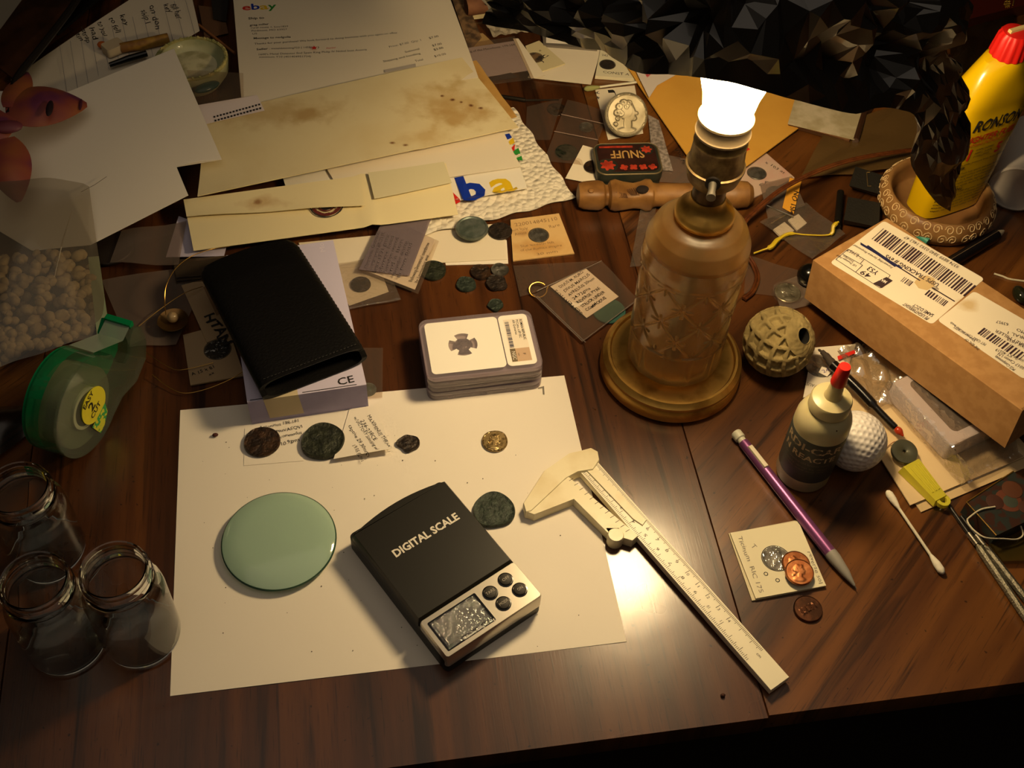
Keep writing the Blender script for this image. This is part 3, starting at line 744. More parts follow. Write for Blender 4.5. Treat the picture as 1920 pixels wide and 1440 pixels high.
L_ = [('ROMAN REPUBLIC', 7.45, 4.75, 2.75, .19, .01), ('M.Cato, c.89 BC', 7.17, 4.75, 2.95, .19, 0), ('AR Quinarius', 6.92, 4.75, 3.3, .18, 0), ('F', 7.15, 1.5, 1.33, .2, 0), ('style', 6.8, 1.55, 1.25, .1, 0)]
part('lettering', join(*[text_vf(s, tl(x, a), tl(x, b_), UP, h=h, bold=bo) for s, x, a, b_, h, bo in L_]), INK, tp, smooth=False)
part('lettering', text_vf('NGC', tl(6.36, 1.75), tl(6.36, .95), UP, h=.26, bold=.01), WHITEINK, tp, smooth=False)
bars = []; y = 4.6
while y > 2.1:
    w = rng.choice([.03, .05, .08]); bars.append(([tuple(tl(6.32, y)), tuple(tl(6.62, y)), tuple(tl(6.62, y-w)), tuple(tl(6.32, y-w))], [(0, 1, 2, 3)])); y -= w+rng.choice([.03, .05, .07])
part('barcode', join(*bars), mat('barcode_ink', '2E3050', .7), tp, smooth=False)

# ---- three empty glass jars
JG = mat('jar_glass', 'F4F6F2', .0, trans=1., ior=1.45)
def jar(label, base, r=2.38, k=1.0):
    prof = [(0.01, .02), (r*.86, .02), (r*.97, .15), (r, .5), (r, 5.2), (r*.97, 5.7), (r*.88, 6.15), (r*.80, 6.45), (r*.79, 6.6), (r*.86, 6.75), (r*.80, 6.95), (r*.86, 7.15), (r*.80, 7.35), (r*.86, 7.5), (r*.80, 7.7), (r*.81, 8.0), (r*.78, 8.12)]
    inn = [(r*.74, 8.1), (r*.72, 7.7), (r*.72, 6.5), (r*.80, 6.05), (r*.91, 5.6), (r*.945, 5.1), (r*.945, .45), (r*.85, .30), (0.01, .27)]
    o = root('glass_jar', label, 'jar', (base[0], base[1], 0), group='empty clear glass jars')
    part('jar_body', lathe([(a, z*k) for a, z in prof+inn], 72), JG, o, local=True, angle=.5)
    return o
jar('clear glass jar touching the left edge of the white sheet', P(268, 1190), 2.38)
jar('clear glass jar in front, between the other jar and the frame edge', P(128, 1203), 2.38, .95)
jar('clear glass jar standing behind the other two jars', P(92, 1030), 2.38, .9)

# ------------------------------------------------------------------ left and middle clutter
CREAM = mat('cream_paper', 'E2D4A8', .85, spec=.15, bump=.05, bscale=250)
OFFW = mat('offwhite_paper', 'DDD2BC', .85, spec=.15)
LILAC = mat('lilac_card', 'B9B2C6', .6)
CLEAR = film('clear_vinyl', 'FBF7F3', haze=.055, hazecol='B8A898', gloss=.12, rough=.10, bump=.35, bscale=120)
CLEARC = film('clear_crinkled', 'FBF8F4', haze=.06, hazecol='C8BEB0', gloss=.22, rough=.10, bump=1.0, bscale=160)
HAZY = film('hazy_vinyl', 'F4EFEA', haze=.17, hazecol='A8988C', gloss=.12, rough=.2, bump=.3)

def frame_of(c, z):
    """edges of a level rectangle from four seen corners"""
    return [P(x, y, z) for x, y in c]

# lavender carton and black pouch
q = [np.array([5.05, 19.75, 0]), np.array([13.3, 20.35, 0]), np.array([11.75, 35.0, 0]), np.array([3.6, 34.2, 0])]
H = 2.6
LAV = mat('lavender_carton', 'A9A2C8', .55, col2='9A93BA', scale=30); LAVL = mat('lavender_carton_pale', 'C6BFD8', .55)
cart = root('carton', 'lavender cardboard carton marked CE lying under the black pouch', 'box', (8.4, 27.3, .06))
part('carton_body', hexa([p+[0, 0, .06] for p in q], [p+[0, 0, H-.03] for p in q]), LAV, cart, angle=.3)
part('carton_flap', hexa([p+[0, 0, H-.03] for p in q], [p+[0, 0, H] for p in q]), LAVL, cart, angle=.3, label='pale top face')
u = (q[1]-q[0])/np.linalg.norm(q[1]-q[0]); v = np.array([-u[1], u[0], 0])
def cb(x, y, z): return q[0]+u*x+v*y+np.array([0, 0, z])
part('carton_slot', join(*[([tuple(cb(a, .1, H+.005)), tuple(cb(b, .1, H+.005)), tuple(cb(b, .17, H+.005)), tuple(cb(a, .17, H+.005))], [(0, 1, 2, 3)]) for a, b in ((.2, 1.2), (3.8, 7.6))]), INK, cart, smooth=False)
TAPE = mat('buff_tape', 'C6B694', .5)
part('tape_strip', join(([tuple(cb(1.3, -.012, .45)), tuple(cb(3.7, -.012, .45)), tuple(cb(3.5, -.012, H+.012)), tuple(cb(1.1, -.012, H+.012))], [(0, 1, 2, 3)]), ([tuple(cb(1.1, -.012, H+.012)), tuple(cb(3.5, -.012, H+.012)), tuple(cb(3.4, 2.6, H+.012)), tuple(cb(1.0, 2.6, H+.012))], [(0, 1, 2, 3)])), TAPE, cart, label='buff paper tape strip', smooth=False)
letters(cart, INK, [('CE', (634, 723), (665, 716), dict(h=.62, bold=.01))], z=H+.01)
letters(cart, mat('pale_lilac_print', 'D6CFE0', .6), [('Mo', (611, 472), (606, 455), dict(h=.4))], z=H+.01)
part('print_strip', join(([tuple(cb(.1, -.01, .1)), tuple(cb(8.1, -.01, .1)), tuple(cb(8.1, -.01, .25)), tuple(cb(.1, -.01, .25))], [(0, 1, 2, 3)])), mat('lilac_dark', '8A83A8', .6), cart, smooth=False)

# pouch: flat padded sleeve, open at the near end
po = np.array([6.0, 19.9]); pa = math.atan2(22.3-19.5, 13.5-6.0)
LEA = mat('black_leather', '0B0A0A', .42, spec=.35, bump=.35, bscale=500)
pouch = root('leather_pouch', 'black leather pouch with open end lying on the lavender carton', 'pouch', (po[0], po[1], H+.02), pa)
PW, PL, PT = 7.9, 12.9, 1.45
def pouch_pt(a, t, s=1.):
    y = t*PL; w = PW/2*(1-.03*t)*s; th = PT/2*(1-.45*max(0, t-.8)/.2)*s+(0 if s == 1 else -.02)
    if t > .93: w *= 1-.10*((t-.93)/.07)**2
    c_, s_ = math.cos(a), math.sin(a); e = .42
    x = w*math.copysign(abs(c_)**e, c_); z = th*math.copysign(abs(s_)**.8, s_)+.12*math.sin(3*t+1)*(s_ > 0)
    return np.array([PW/2+x, y+(.0 if s_ > 0 else -.35*(1-t))+.5*math.sin(x*.5+1.6)*(t > .5)*(t-.5), PT/2+.03+z])
na, nt_ = 56, 30
def tubegrid(s, t0, t1):
    V = [tuple(pouch_pt(2*math.pi*i/na, t0+(t1-t0)*j/nt_, s)) for j in range(nt_+1) for i in range(na)]
    return V, [(j*na+i, j*na+(i+1) % na, (j+1)*na+(i+1) % na, (j+1)*na+i) for j in range(nt_) for i in range(na)]
o1 = tubegrid(1., 0, 1); o2 = tubegrid(.90, 0, .96); o2 = (o2[0], [f[::-1] for f in o2[1]])
V, F = join(o1, o2); n1 = len(o1[0])
F += [(n1+i, n1+(i+1) % na, (i+1) % na, i) for i in range(na)]+[tuple(nt_*na+i for i in range(na))]
part('sleeve', (V, F), LEA, pouch, local=True, angle=1.2)
st = []
for k in range(30):
    a, b = pouch_pt(.25, .03+.03*k), pouch_pt(.25, .045+.03*k); st.append(tube([a+[0, 0, .03], b+[0, 0, .03]], .028, 5))
for k in range(26):
    x = .5+k*.27; st.append(tube([np.array([x, .28, PT+.17]), np.array([x+.15, .28, PT+.17])], .025, 5))
tag(part('stitching', join(*st), mat('black_thread', '1C1A18', .6), pouch, local=True), kind='stuff')

# clear vinyl pocket by the carton
fp = sheet('vinyl_coin_flip', 'clear vinyl flip with a pale green coin sticking out from the carton', 'coin flip', [(640, 652, .16), (718, 652, .18), (717, 745, .18), (650, 750, .16)], CLEAR, .03)
coin('pale greenish coin inside the clear flip beside the lavender carton', 690, 730, .62, GREYG, z=.05, t=.08, seed=2, group='coins inside clear flips')

# flip with the dark coin, left of the printed one
fd = root('coin_flip', 'clear flip with white insert holding a dark brown coin right of the pouch', 'coin flip', P(690, 530, .05))
sheet('insert', 0, 0, [(612, 505, .10), (706, 486, .12), (729, 547, .12), (655, 573, .1)], OFFW, .03, parent=fd)
sheet('sleeve', 0, 0, [(605, 500, .40), (718, 478, .5), (752, 562, .36), (650, 580, .30)], CLEARC, .02, 8, 8, lambda u_, v_: .06*math.sin(9*u_+4*v_), parent=fd)
part('sleeve_edge', tube([P(655, 578, .32), P(690, 571, .4), P(720, 566, .42), P(751, 561, .36)], [.03, .05, .05, .03], 6), CLEARC, fd)
coin('dark brown coin on a white insert in the flip right of the pouch', 676, 532, .80, BRONZED, z=.12, t=.16, seed=6, group='coins inside clear flips', relief=bumps(6, .8, 7, .03))
# printed flip
f2 = root('coin_flip', 'clear double coin flip with printed card about a Greek king', 'coin flip', P(745, 480, .4))
sheet('printed_card', 0, 0, [(722, 420, .62), (816, 449, .62), (778, 543, .55), (677, 504, .55)], PAPER, .03, parent=f2)
sheet('sleeve', 0, 0, [(726, 407, .72), (823, 452, .72), (784, 551, .62), (671, 506, .62)], CLEAR, .03, parent=f2)
sheet('folded_pocket', 0, 0, [(720, 408, .86), (808, 411, .86), (767, 517, .78), (673, 505, .78)], film('lilac_haze', 'D6CED0', haze=.42, hazecol='978A92', gloss=.1, rough=.2), .03, 4, 4, parent=f2)
letters(f2, INK, [("Following Demetrius' overthrow", (773, 529), (806, 456), dict(h=.3)), ('by Lysimachos and ...', (782, 531), (807, 474), dict(h=.22, shear=.2)), ('30817', (708, 508), (688, 501), dict(h=.26, bold=.015)), ('A 274', (749, 521), (755, 508), dict(h=.24)), ('Mint', (741, 517), (745, 508), dict(h=.24))], z=.64)
ls = ['Macedonia, Demetrios', 'uncertain period 288-273 BC', 'mint 17.21 grams', 'obverse head', 'Poseidon seated', 'and a lion', 'Alexander dividing', 'in two field', 'tetradrachm']
letters(f2, mat('faint_print', '6E6468', .7), [(s, (690+k*8.6, 503+k*2.6), (708+k*8.6+6, 432+k*3.4), dict(h=.26)) for k, s in enumerate(ls[:8])], z=.885)

# envelope ends and paper towel
solo('blank_envelope', 'cream blank envelope under the paper towel and grey green coin', 'envelope', grid(quadfn([(560, 455, .13), (945, 418, .14), (951, 486, .14), (580, 505, .13)]), 2, 2, .05), OFFW)
solo('paper_slip', 'white paper slip sticking out under the blank envelope', 'paper', grid(quadfn([(830, 470, .07), (950, 450, .07), (953, 494, .07), (836, 497, .07)]), 1, 1, .04), PAPER)
TOWEL, _nt, _b = nodes_of('paper_towel'); _b.inputs['Base Color'].default_value = (*s2l('DCD4C2'), 1); _b.inputs['Roughness'].default_value = .95; _b.inputs['Specular IOR Level'].default_value = .05
_tc = _nt.nodes.new('ShaderNodeTexCoord'); _vo = _nt.nodes.new('ShaderNodeTexVoronoi'); _vo.inputs['Scale'].default_value = 210; _bp = _nt.nodes.new('ShaderNodeBump'); _bp.inputs['Strength'].default_value = .9; _bp.inputs['Distance'].default_value = .003; _bp.invert = True
_nt.links.new(_tc.outputs['Object'], _vo.inputs['Vector']); _nt.links.new(_vo.outputs['Distance'], _bp.inputs['Height']); _nt.links.new(_bp.outputs[0], _b.inputs['Normal'])
def towel(u_, v_):
    x, y = u_*15, v_*11; h = .0
    for k in range(3):
        for (a, b) in ((3, 2), (9, 3), (13, 8), (6, 8), (1, 7)):
            d = math.hypot(x-a, y-b); h = max(h, .07*math.exp(-((d % 1.1)-.55)**2/.02)*(.55+.45*math.cos(math.atan2(y-b, x-a)*max(4, int(d*6)))) if d < 3.4 else 0)
        break
    return h+.12*math.sin(3*u_+2*v_)+.08*math.sin(7*u_)
tw = solo('paper_towel', 'embossed white paper towel spread under the envelopes', 'paper towel', grid(lambda u_, v_: quadfn([(690, 260, .45), (963, 202, .45), (1078, 368, .42), (735, 458, .36)])(u_, v_)+np.array([.10*math.sin(26*v_)*(u_ > .97)+0, .13*math.sin(31*u_)*(v_ > .97), towel(u_, v_)]), 170, 120, .03), TOWEL)
# auction mailer, white envelope, seal letter, stained envelope, brown envelope, order slip
ebag = sheet('padded_mailer', 'white padded mailing bag with big coloured letters under the envelopes', 'mailer', [(520, 300, .85), (951, 243, .75), (988, 352, .75), (560, 428, .8)], mat('mailer_plastic', 'E4DED0', .25), .12, 6, 4, lambda u_, v_: .04*math.sin(9*u_))
RED = mat('red_print', 'C8281E', .4); BLUE = mat('blue_print', '16339E', .35); YEL = mat('yellow_print', 'D8B41E', .4); GRN = mat('green_print', '2E8A36', .4)
letters(ebag, RED, [('e', (818, 388), (866, 379), dict(h=2.6, bold=.04))], z=1.0, target=ebag)
letters(ebag, BLUE, [('b', (868, 375), (916, 367), dict(h=2.9, bold=.05))], z=1.0, target=ebag)
letters(ebag, YEL, [('a', (926, 362), (972, 354), dict(h=2.6, bold=.03))], z=1.0, target=ebag)
for colr, pts in ((GRN, [(962, 284), (972, 277), (976, 288), (966, 290)]), (RED, [(958, 278), (966, 270), (964, 284)]), (YEL, [(953, 266), (962, 258), (965, 268), (956, 272)]), (BLUE, [(946, 252), (955, 250), (960, 258), (951, 262)]), (GRN, [(966, 297), (978, 292), (980, 301), (970, 300)])):
    part('print_patch', ([tuple(P(x, y, .86)) for x, y in pts], [tuple(range(len(pts)))]), colr, ebag, smooth=False)
sheet('white_envelope', 'plain white envelope above the padded mailer and below the stained one', 'envelope', [(600, 295, 1.1), (944, 247, 1.05), (976, 312, 1.0), (640, 362, 1.1)], OFFW, .06, 2, 2)
ltr = root('seal_letter', 'folded cream letter with a round dark red seal under its flap', 'letter', P(600, 395, 1.2))
CRM2 = stained('cream_letter_paper', 'E4D8AE', [], rough=.85)
la = sheet('letter_sheet', 0, 0, [(345, 378, 1.42), (836, 306, 1.38), (859, 402, 1.2), (363, 470, 1.3)], CREAM, .04, 30, 6, lambda u_, v_: .22*math.exp(-((u_-.67)/.022)**2), parent=ltr)
CRST = stained('cream_flap_paper', 'E2D4A8', [(-4.3, .85, 2.4, .9, 'B0834A', .5), (-4.9, 1.0, .4, .35, '7E4A1C', .7)], rough=.85)
lf = sheet('letter_flap', 0, 0, [(344, 374, 1.78), (676, 329, 1.74), (684, 385, 1.70), (350, 407, 1.66)], CRST, .03, 24, 6, lambda u_, v_: .06*math.sin(11*u_)*v_+.06*(v_ > .9), parent=ltr)
l2 = sheet('letter_flap', 0, 0, [(690, 325, 1.74), (832, 303, 1.72), (847, 342, 1.62), (702, 374, 1.62)], mat('cream_paper_back', 'CFC6A2', .85), .03, 10, 4, lambda u_, v_: .1*(1-u_)**4, parent=ltr)
sp = P(612, 386, 1.43); SEALR = mat('seal_red', '5E2420', .6); SEALD = mat('seal_dark', '2C2428', .6)
def annulus(r0, r1, z, c, n=48): return [(c[0]+r*math.cos(2*math.pi*k/n), c[1]+r*math.sin(2*math.pi*k/n), z) for r in (r0, r1) for k in range(n)], [(k, (k+1) % n, n+(k+1) % n, n+k) for k in range(n)]
part('seal', join(annulus(1.26, 1.36, 1.45, sp), annulus(.0, .5, 1.45, sp)), SEALD, ltr, smooth=False)
part('seal', join(annulus(.85, 1.18, 1.452, sp), annulus(.55, .68, 1.452, sp)), SEALR, ltr, smooth=False)
part('lettering', join(*[text_vf('LOGIA * ANN * 1904 * HAEC'[k], np.array([sp[0]+.93*math.cos(a), sp[1]+.93*math.sin(a), 1.458]), np.array([sp[0]+.93*math.cos(a+.13), sp[1]+.93*math.sin(a+.13), 1.458]), np.array([0, 0, 1.]), h=.17) for k in range(25) for a in [math.pi+.1+k*.118]]), CREAM, ltr, smooth=False)
solo('brown_envelope', 'old brown envelope showing as a torn edge behind the stained one', 'envelope', grid(quadfn([(600, 175, 1.75), (893, 113, 1.7), (969, 218, 1.6), (650, 300, 1.75)], lambda u_, v_: .05*math.sin(17*v_)*u_), 4, 12, .05), stained('brown_kraft', 'B9904E', [], mottled='7A5222', mscale=40))
STAIN = stained('stained_envelope_paper', 'D9CBA2', [(-6.5, 1.8, 6.5, 2.2, 'A8823E', .42), (-4.3, 1.2, 2.5, 1.4, 'A07C40', .45), (8.2, 1.8, 5.0, 3.2, 'B08C4C', .55), (8.8, .2, 3.6, 2.2, 'A8823E', .5), (8.6, 4.3, 1.6, 1.0, 'B09258', .55), (5.2, -2.6, 3.0, 1.3, 'B8965A', .5), (7.4, 2.9, .22, .2, '5E3010', .95), (8.3, 2.3, .25, .2, '5E3010', .95), (9.0, 1.9, .2, .2, '5E3010', .95), (9.8, 1.4, .25, .22, '5E3010', .95), (10.6, 1.0, .3, .24, '5E3010', .95), (2.5, -3.0, .3, .2, '6E3C12', .9), (3.6, -3.4, .3, .2, '6E3C12', .9), (-7.9, 4.2, .2, .2, '3A2010', .9)], mottled='B9974F', mscale=22, mamt=.22)
sq = [(385, 216, 2.05), (866, 108, 2.05), (972, 238, 1.9), (371, 371, 2.1)]
solo('stained_envelope', 'large cream envelope with brown water stains and rust spots', 'envelope', grid(quadfn(sq, lambda u_, v_: .30*max(0, v_-.72)**1.4*4*(u_ < .68)*(1-u_)+.12*math.sin(3*u_)*(1-v_)+.03*math.sin(40*u_+9*v_)*max(0, u_-.6)*(v_ > .3)), 60, 30, .08), STAIN)
slip = solo('order_slip', 'printed white order slip with a coloured logo at its top', 'paper', grid(quadfn([(425, -150, 1.2), (785, -170, 1.2), (897, 148, 1.9), (455, 212, 1.9)], lambda u_, v_: .12*math.sin(6*u_+2)*(v_)+.06*math.sin(9*v_)), 24, 16, .02), OFFW)
T = lambda s, x, y, x2, y2, **k: (s, (x, y), (x2, y2), k)
pz = 1.75
for colr, s, x, y, x2, y2 in ((RED, 'e', 453, 16, 470, 15), (BLUE, 'b', 470, 15, 487, 13.5), (YEL, 'a', 487, 14.5, 503, 13), (GRN, 'y', 503, 13, 519, 12)):
    letters(slip, colr, [T(s, x, y, x2, y2, h=1.0, bold=.02)], z=pz, target=slip)
letters(slip, INK, [T('Ship to', 465, 34, 495, 32, h=.36, bold=.02), T('greg miller', 468, 47, 504, 44, h=.3, bold=.015), T('rural route 1, box1859', 470, 52, 540, 48, h=.27), T('Piedmont, MO 63957', 471, 58, 538, 54, h=.27), T('US', 473, 64, 482, 63, h=.27), T('Message to nedgolia', 475, 73, 545, 69, h=.32, bold=.012), T('Thanks for your purchase! We look forward to doing business with you again on eBay.', 477, 84, 746, 62, h=.29), T('Seller', 481, 95, 503, 93, h=.3, bold=.015), T(': metaldetecting723 ( 1455', 505, 93, 582, 89, h=.27), T(')', 595, 89, 598, 89, h=.27), T("1600's Metal Detector find Spain King Philip IV Nobel bust Austria", 484, 105, 688, 94, h=.29), T('minimum Y10 (401404951734)', 486, 110, 583, 107, h=.27), T('Price: $7.00  Qty: 1', 730, 90, 790, 78, h=.29), T('$7.00', 805, 75, 823, 71, h=.3, bold=.01), T('Subtotal', 760, 101, 787, 95, h=.29), T('$7.00', 811, 90, 829, 86, h=.3, bold=.01), T('Shipping and handling', 719, 118, 789, 104, h=.29), T('$3.00', 814, 98, 832, 94, h=.3, bold=.01), T('Total', 779, 119, 794, 116, h=.29), T('$10.00', 815, 111, 837, 106, h=.3)], z=pz, target=slip)
part('print_patch', ([tuple(P(x, y, 1.98)) for x, y in ((721, 131), (779, 119), (780, 125), (722, 136))], [(0, 1, 2, 3)]), mat('grey_band', 'A8A098', .8), slip, smooth=False)
star = [(hp[0]+(.34 if k % 2 == 0 else .14)*math.sin(k*math.pi/5), hp[1]+(.34 if k % 2 == 0 else .14)*math.cos(k*math.pi/5), hp[2]) for hp in [P(589, 89.5, 1.9)] for k in range(10)]
part('print_star', (star, [tuple(range(10))]), RED, slip, smooth=False)
letters(slip, RED, [T('Member', 612, 91, 630, 89, h=.26)], z=pz, target=slip)
pf = sheet('perforated_strip', 'narrow white strip with two rows of punched dots at the envelope edge', 'paper', [(371, 197, 2.3), (482, 178, 2.3), (496, 207, 2.2), (384, 233, 2.25)], mat('lilac_white_paper', 'D8CCCC', .85), .02)
dots = []
for k in range(15):
    for r in (0, 1):
        p = P(402+k*6.0+r*2, 219-k*1.65+r*7, 2.29); dots.append(([tuple(p+[dx, dy, 0]) for dx, dy in ((-.08, -.12), (.08, -.12), (.08, .12), (-.08, .12))], [(0, 1, 2, 3)]))
part('punched_dots', join(*dots), INK, pf, smooth=False)

# big folded white sheets at the left
fs = [(128, 172, 2.75), (326, 91, 3.25), (416, 299, 3.0), (331, 313, 2.75), (353, 366, 2.6), (170, 459, 1.7), (60, 470, 1.2), (-90, 380, 1.0), (-90, 170, 1.4)]
fp_ = [P(*q) for q in fs]; cen = np.mean(fp_, 0)
V = [tuple(p) for p in fp_]+[tuple(P(215, 240, 2.85)), tuple(P(240, 330, 2.6))]
F = [(0, 9, 1), (1, 9, 2), (2, 9, 3), (3, 9, 10), (3, 10, 4), (4, 10, 5), (5, 10, 6), (6, 10, 9), (6, 9, 7), (7, 9, 8), (8, 9, 0)]
V += [(x, y, z-.03) for x, y, z in V]; nb_ = 11
F = [f[::-1] for f in F]+[tuple(i+nb_ for i in f) for f in F]+[(k, (k+1) % 9, nb_+(k+1) % 9, nb_+k) for k in range(9)]
ws = solo('folded_sheet', 'large white sheet folded once, spreading from the petals to the round dish', 'paper', (V, F), PAPER, angle=.8)
part('curled_lip', tube([P(332, 312, 2.80), P(372, 302, 3.0), P(415, 299, 3.02)], [.03, .07, .03], 6), PAPER, ws)
part('fold_line', tube([P(152, 360, 2.75), P(178, 346, 2.8), P(200, 331, 2.85)], .025, 5), PENCIL, ws)
# ruled notepaper with writing
note = sheet('ruled_notepaper', 'ruled notepaper covered in handwriting at the upper left', 'paper', [(20, 150, .5), (345, -70, .6), (374, 56, 1.0), (120, 205, .9)], OFFW, .02, 10, 6, lambda u_, v_: .1*math.sin(5*u_))
rl = []
for k in range(13):
    a = hit_plane(112+k*19.5, 84-k*7.5, (np.array([0, 0, .95]), UP)); b = hit_plane(126+k*20.3, 180-k*8.5, (np.array([0, 0, .95]), UP)); rl.append(tube([a, b], .016, 4))
tag(part('ruled_lines', join(*rl), mat('faint_rule', '8C8A96', .8), note), kind='stuff')
letters(note, INK, [T('fill her', 318, 4, 332, 33, h=.6, hand=.12), T('key', 304, 3, 315, 20, h=.5, hand=.12), T('on don', 278, 4, 292, 52, h=.55, hand=.12), T('ship I', 262, 14, 272, 40, h=.55, hand=.12), T('key', 222, 22, 232, 44, h=.5, hand=.12), T('to fell', 203, 28, 216, 58, h=.5, hand=.12), T('to you', 181, 36, 192, 64, h=.5, hand=.12), T('had', 166, 46, 174, 70, h=.5, hand=.12), T('strap', 150, 50, 162, 76, h=.45, hand=.12), T('tin', 140, 58, 148, 72, h=.45, hand=.12)], z=1.0, target=note, name='handwriting', eps=.03)
sheet('plain_leaf', 'blank paper leaf lying beneath the ruled notepaper', 'paper', [(40, 165, .25), (250, 60, .35), (330, 140, .4), (120, 260, .35)], mat('greyish_paper', 'BDB4A8', .9), .02)
# round glazed dish
dc = P(362, 126, 1.6); dr = np.linalg.norm(P(431, 126, 2.4)-P(293, 126, 2.4))/2
dish = root('glazed_dish', 'small round ceramic dish with pale green glaze and rough yellow rim', 'dish', (dc[0], dc[1], 0))
part('dish_body', lathe([(dr*.7, .05), (dr*.95, 1.2), (dr, 2.3), (dr*.99, 2.5), (dr*.9, 2.5), (dr*.86, 2.1), (dr*.76, 1.75), (dr*.70, 1.62), (0.01, 1.6)], 64, (dc[0], dc[1], 0)), mat('green_glaze', '9AA07A', .3, col2='B4B48C', scale=60, coat=.2), dish)
part('rim', join(lathe([(dr*(.9), 2.5), (dr*.9, 2.62), (dr*.96, 2.66), (dr*1.0, 2.58), (dr*1.0, 2.45)], 64, (dc[0], dc[1], 0), closed=True), *[sphere((dc[0]+dr*.95*math.cos(a), dc[1]+dr*.95*math.sin(a), 2.6), .12+.05*math.sin(a*37), 6, 4) for a in np.linspace(0, 6.28, 64)]), mat('rough_yellow_rim', 'BDB070', .7, col2='8F9058', scale=150), dish)
part('dish_floor', lathe([(dr*.71, 1.66), (dr*.69, 1.69), (0.01, 1.67)], 48, (dc[0]-.15, dc[1]+.05, 0)), mat('cream_glaze', 'D0CAA4', .4, col2='A6A078', scale=80), dish)
bl = P(388, 163, 1.85); part('glaze_blob', xform(sphere((0, 0, 0), 1.05, 20, 10, (1.15, .55, .28)), bl, rz=.5), mat('teal_glaze', '1F4A48', .2), dish, label='dark teal glaze blob')
sheet('clear_square', 'clear plastic square resting across the round dish', 'plastic piece', [(350, 131, 2.75), (456, 137, 2.75), (457, 182, 2.5), (368, 196, 2.75)], CLEAR, .03)
part_er = solo('eraser', 'worn white eraser lump beside the orange crumb', 'eraser', xform(prism(rrect(-.95, .95, -.75, .75, .3), 0, .8, .15), P(215, 96, 1.0), rz=.6), mat('eraser_white', 'B9A98C', .8))
solo('orange_crumb', 'small orange crumb on the ruled notepaper', 'crumb', xform(sphere((0, 0, .25), .42, 10, 7, (1, .9, .7)), P(192, 88, 1.0)), mat('orange_bit', 'C8641C', .6))
solo('crayon_stub', 'brown and yellow crayon stub pointing at the round dish', 'crayon', tube([P(226, 90, 1.4), P(262, 84, 1.4), P(316, 72, 1.4)], [.45, .5, .5], 12), mat('brown_yellow_wrap', '7A5220', .6, col2='A9822E', scale=60))
solo('marker_tip', 'black marker end under the folded white sheet', 'marker', tube([P(205, 122, 1.5), P(240, 110, 1.6), P(275, 100, 1.6)], [.22, .3, .3], 10), GLOSSBLK)
solo('wooden_skewer', 'thin tan wooden stick slanting past the round dish', 'stick', tube([P(372, 46, .5), P(440, 100, .5)], .13, 8), mat('tan_stick', '8C5A32', .6))
sheet('brown_scrap', 'brown paper scrap beside the order slip at the top', 'paper', [(372, 10, .3), (418, 16, .3), (428, 62, .3), (384, 72, .3)], mat('brown_scrap_paper', '5E4028', .9), .03)
sheet('dark_scrap', 'dark torn scrap lying above the brown one', 'paper', [(395, -12, .5), (430, -16, .5), (424, 40, .5), (400, 36, .5)], mat('near_black_scrap', '1A1512', .8), .03)
# brown strap, notebooks at the far left corner
solo('leather_strap', 'long brown leather strap curving in from the upper left corner', 'strap', grid(lambda u_, v_: quadfn([(85, -60, 1.8), (190, -60, 2.4), (30, 152, 2.3), (-40, 110, 2.0)])(u_, v_)+np.array([0, 0, .5*math.sin(math.pi*u_)]), 8, 14, .3), mat('dark_brown_leather', '3E2412', .35, col2='2A180C', scale=40))
sheet('black_notebook', 'black notebook edge showing between the strap and the notepaper', 'notebook', [(115, -60, 1.0), (260, -70, 1.0), (108, 62, 1.2), (70, 40, 1.2)], mat('black_cover', '0E0D0C', .5), .3)
sheet('grey_page', 'grey page in the far left corner beyond the strap', 'paper', [(-80, -60, .6), (110, -70, .6), (20, 90, .6), (-90, 130, .6)], mat('grey_page_paper', '8E8676', .9), .03)
# artificial flower
def petal_mat():
    m, nt, b = nodes_of('petal'); L = nt.links; tc = nt.nodes.new('ShaderNodeTexCoord')
    nz = nt.nodes.new('ShaderNodeTexNoise'); nz.inputs['Scale'].default_value = 28; L.new(tc.outputs['Object'], nz.inputs[0])
    r = nt.nodes.new('ShaderNodeValToRGB'); e = r.color_ramp.elements; e[0].position = .3; e[0].color = (*s2l('5E2434'), 1); e[1].position = .7; e[1].color = (*s2l('9A5A34'), 1)
    k = e.new(.5); k.color = (*s2l('84403A'), 1); k2 = e.new(.42); k2.color = (*s2l('662F4E'), 1)
    L.new(nz.outputs['Fac'], r.inputs[0]); L.new(r.outputs[0], b.inputs['Base Color']); b.inputs['Roughness'].default_value = .45; return m
PET = petal_mat(); THROAT = mat('petal_dark_mark', '241418', .6)
flw = root('artificial_flower', 'drooping pink and orange artificial flower over the white sheets', 'flower', P(20, 250, 2.9))
def petal(base, tip, w, cup=.8, n=14):
    a = np.array(base); b = np.array(tip); d = b-a; L_ = np.linalg.norm(d); d /= L_; s = np.cross([0, 0, 1.], d); s /= np.linalg.norm(s); nn = np.cross(d, s)
    def f(u_, v_):
        t = v_; x = (u_-.5)*2; ww = w*math.sin(math.pi*min(1, .12+.86*t))**.75*(1-.25*t)
        return a+d*L_*t+s*x*ww+nn*(cup*(.9*math.sin(math.pi*t)-.75*x*x*math.sin(math.pi*t)))
    return grid(f, 12, n, .05)
part('petal', petal(P(10, 205, 4.6), P(163, 196, 3.9), 3.0, 1.0), PET, flw)
part('petal', petal(P(5, 260, 4.6), P(35, 378, 3.6), 1.9, .8), PET, flw)
part('petal', petal(P(15, 215, 4.8), P(-70, 290, 3.8), 2.2, .8), PET, flw)
part('petal', petal(P(20, 200, 4.8), P(50, 135, 3.7), 1.3, .5), PET, flw)
part('throat', xform(sphere((0, 0, 0), .8, 16, 8, (1.5, .9, .5)), P(14, 238, 4.9)), mat('flower_heart', '6A3440', .5), flw)
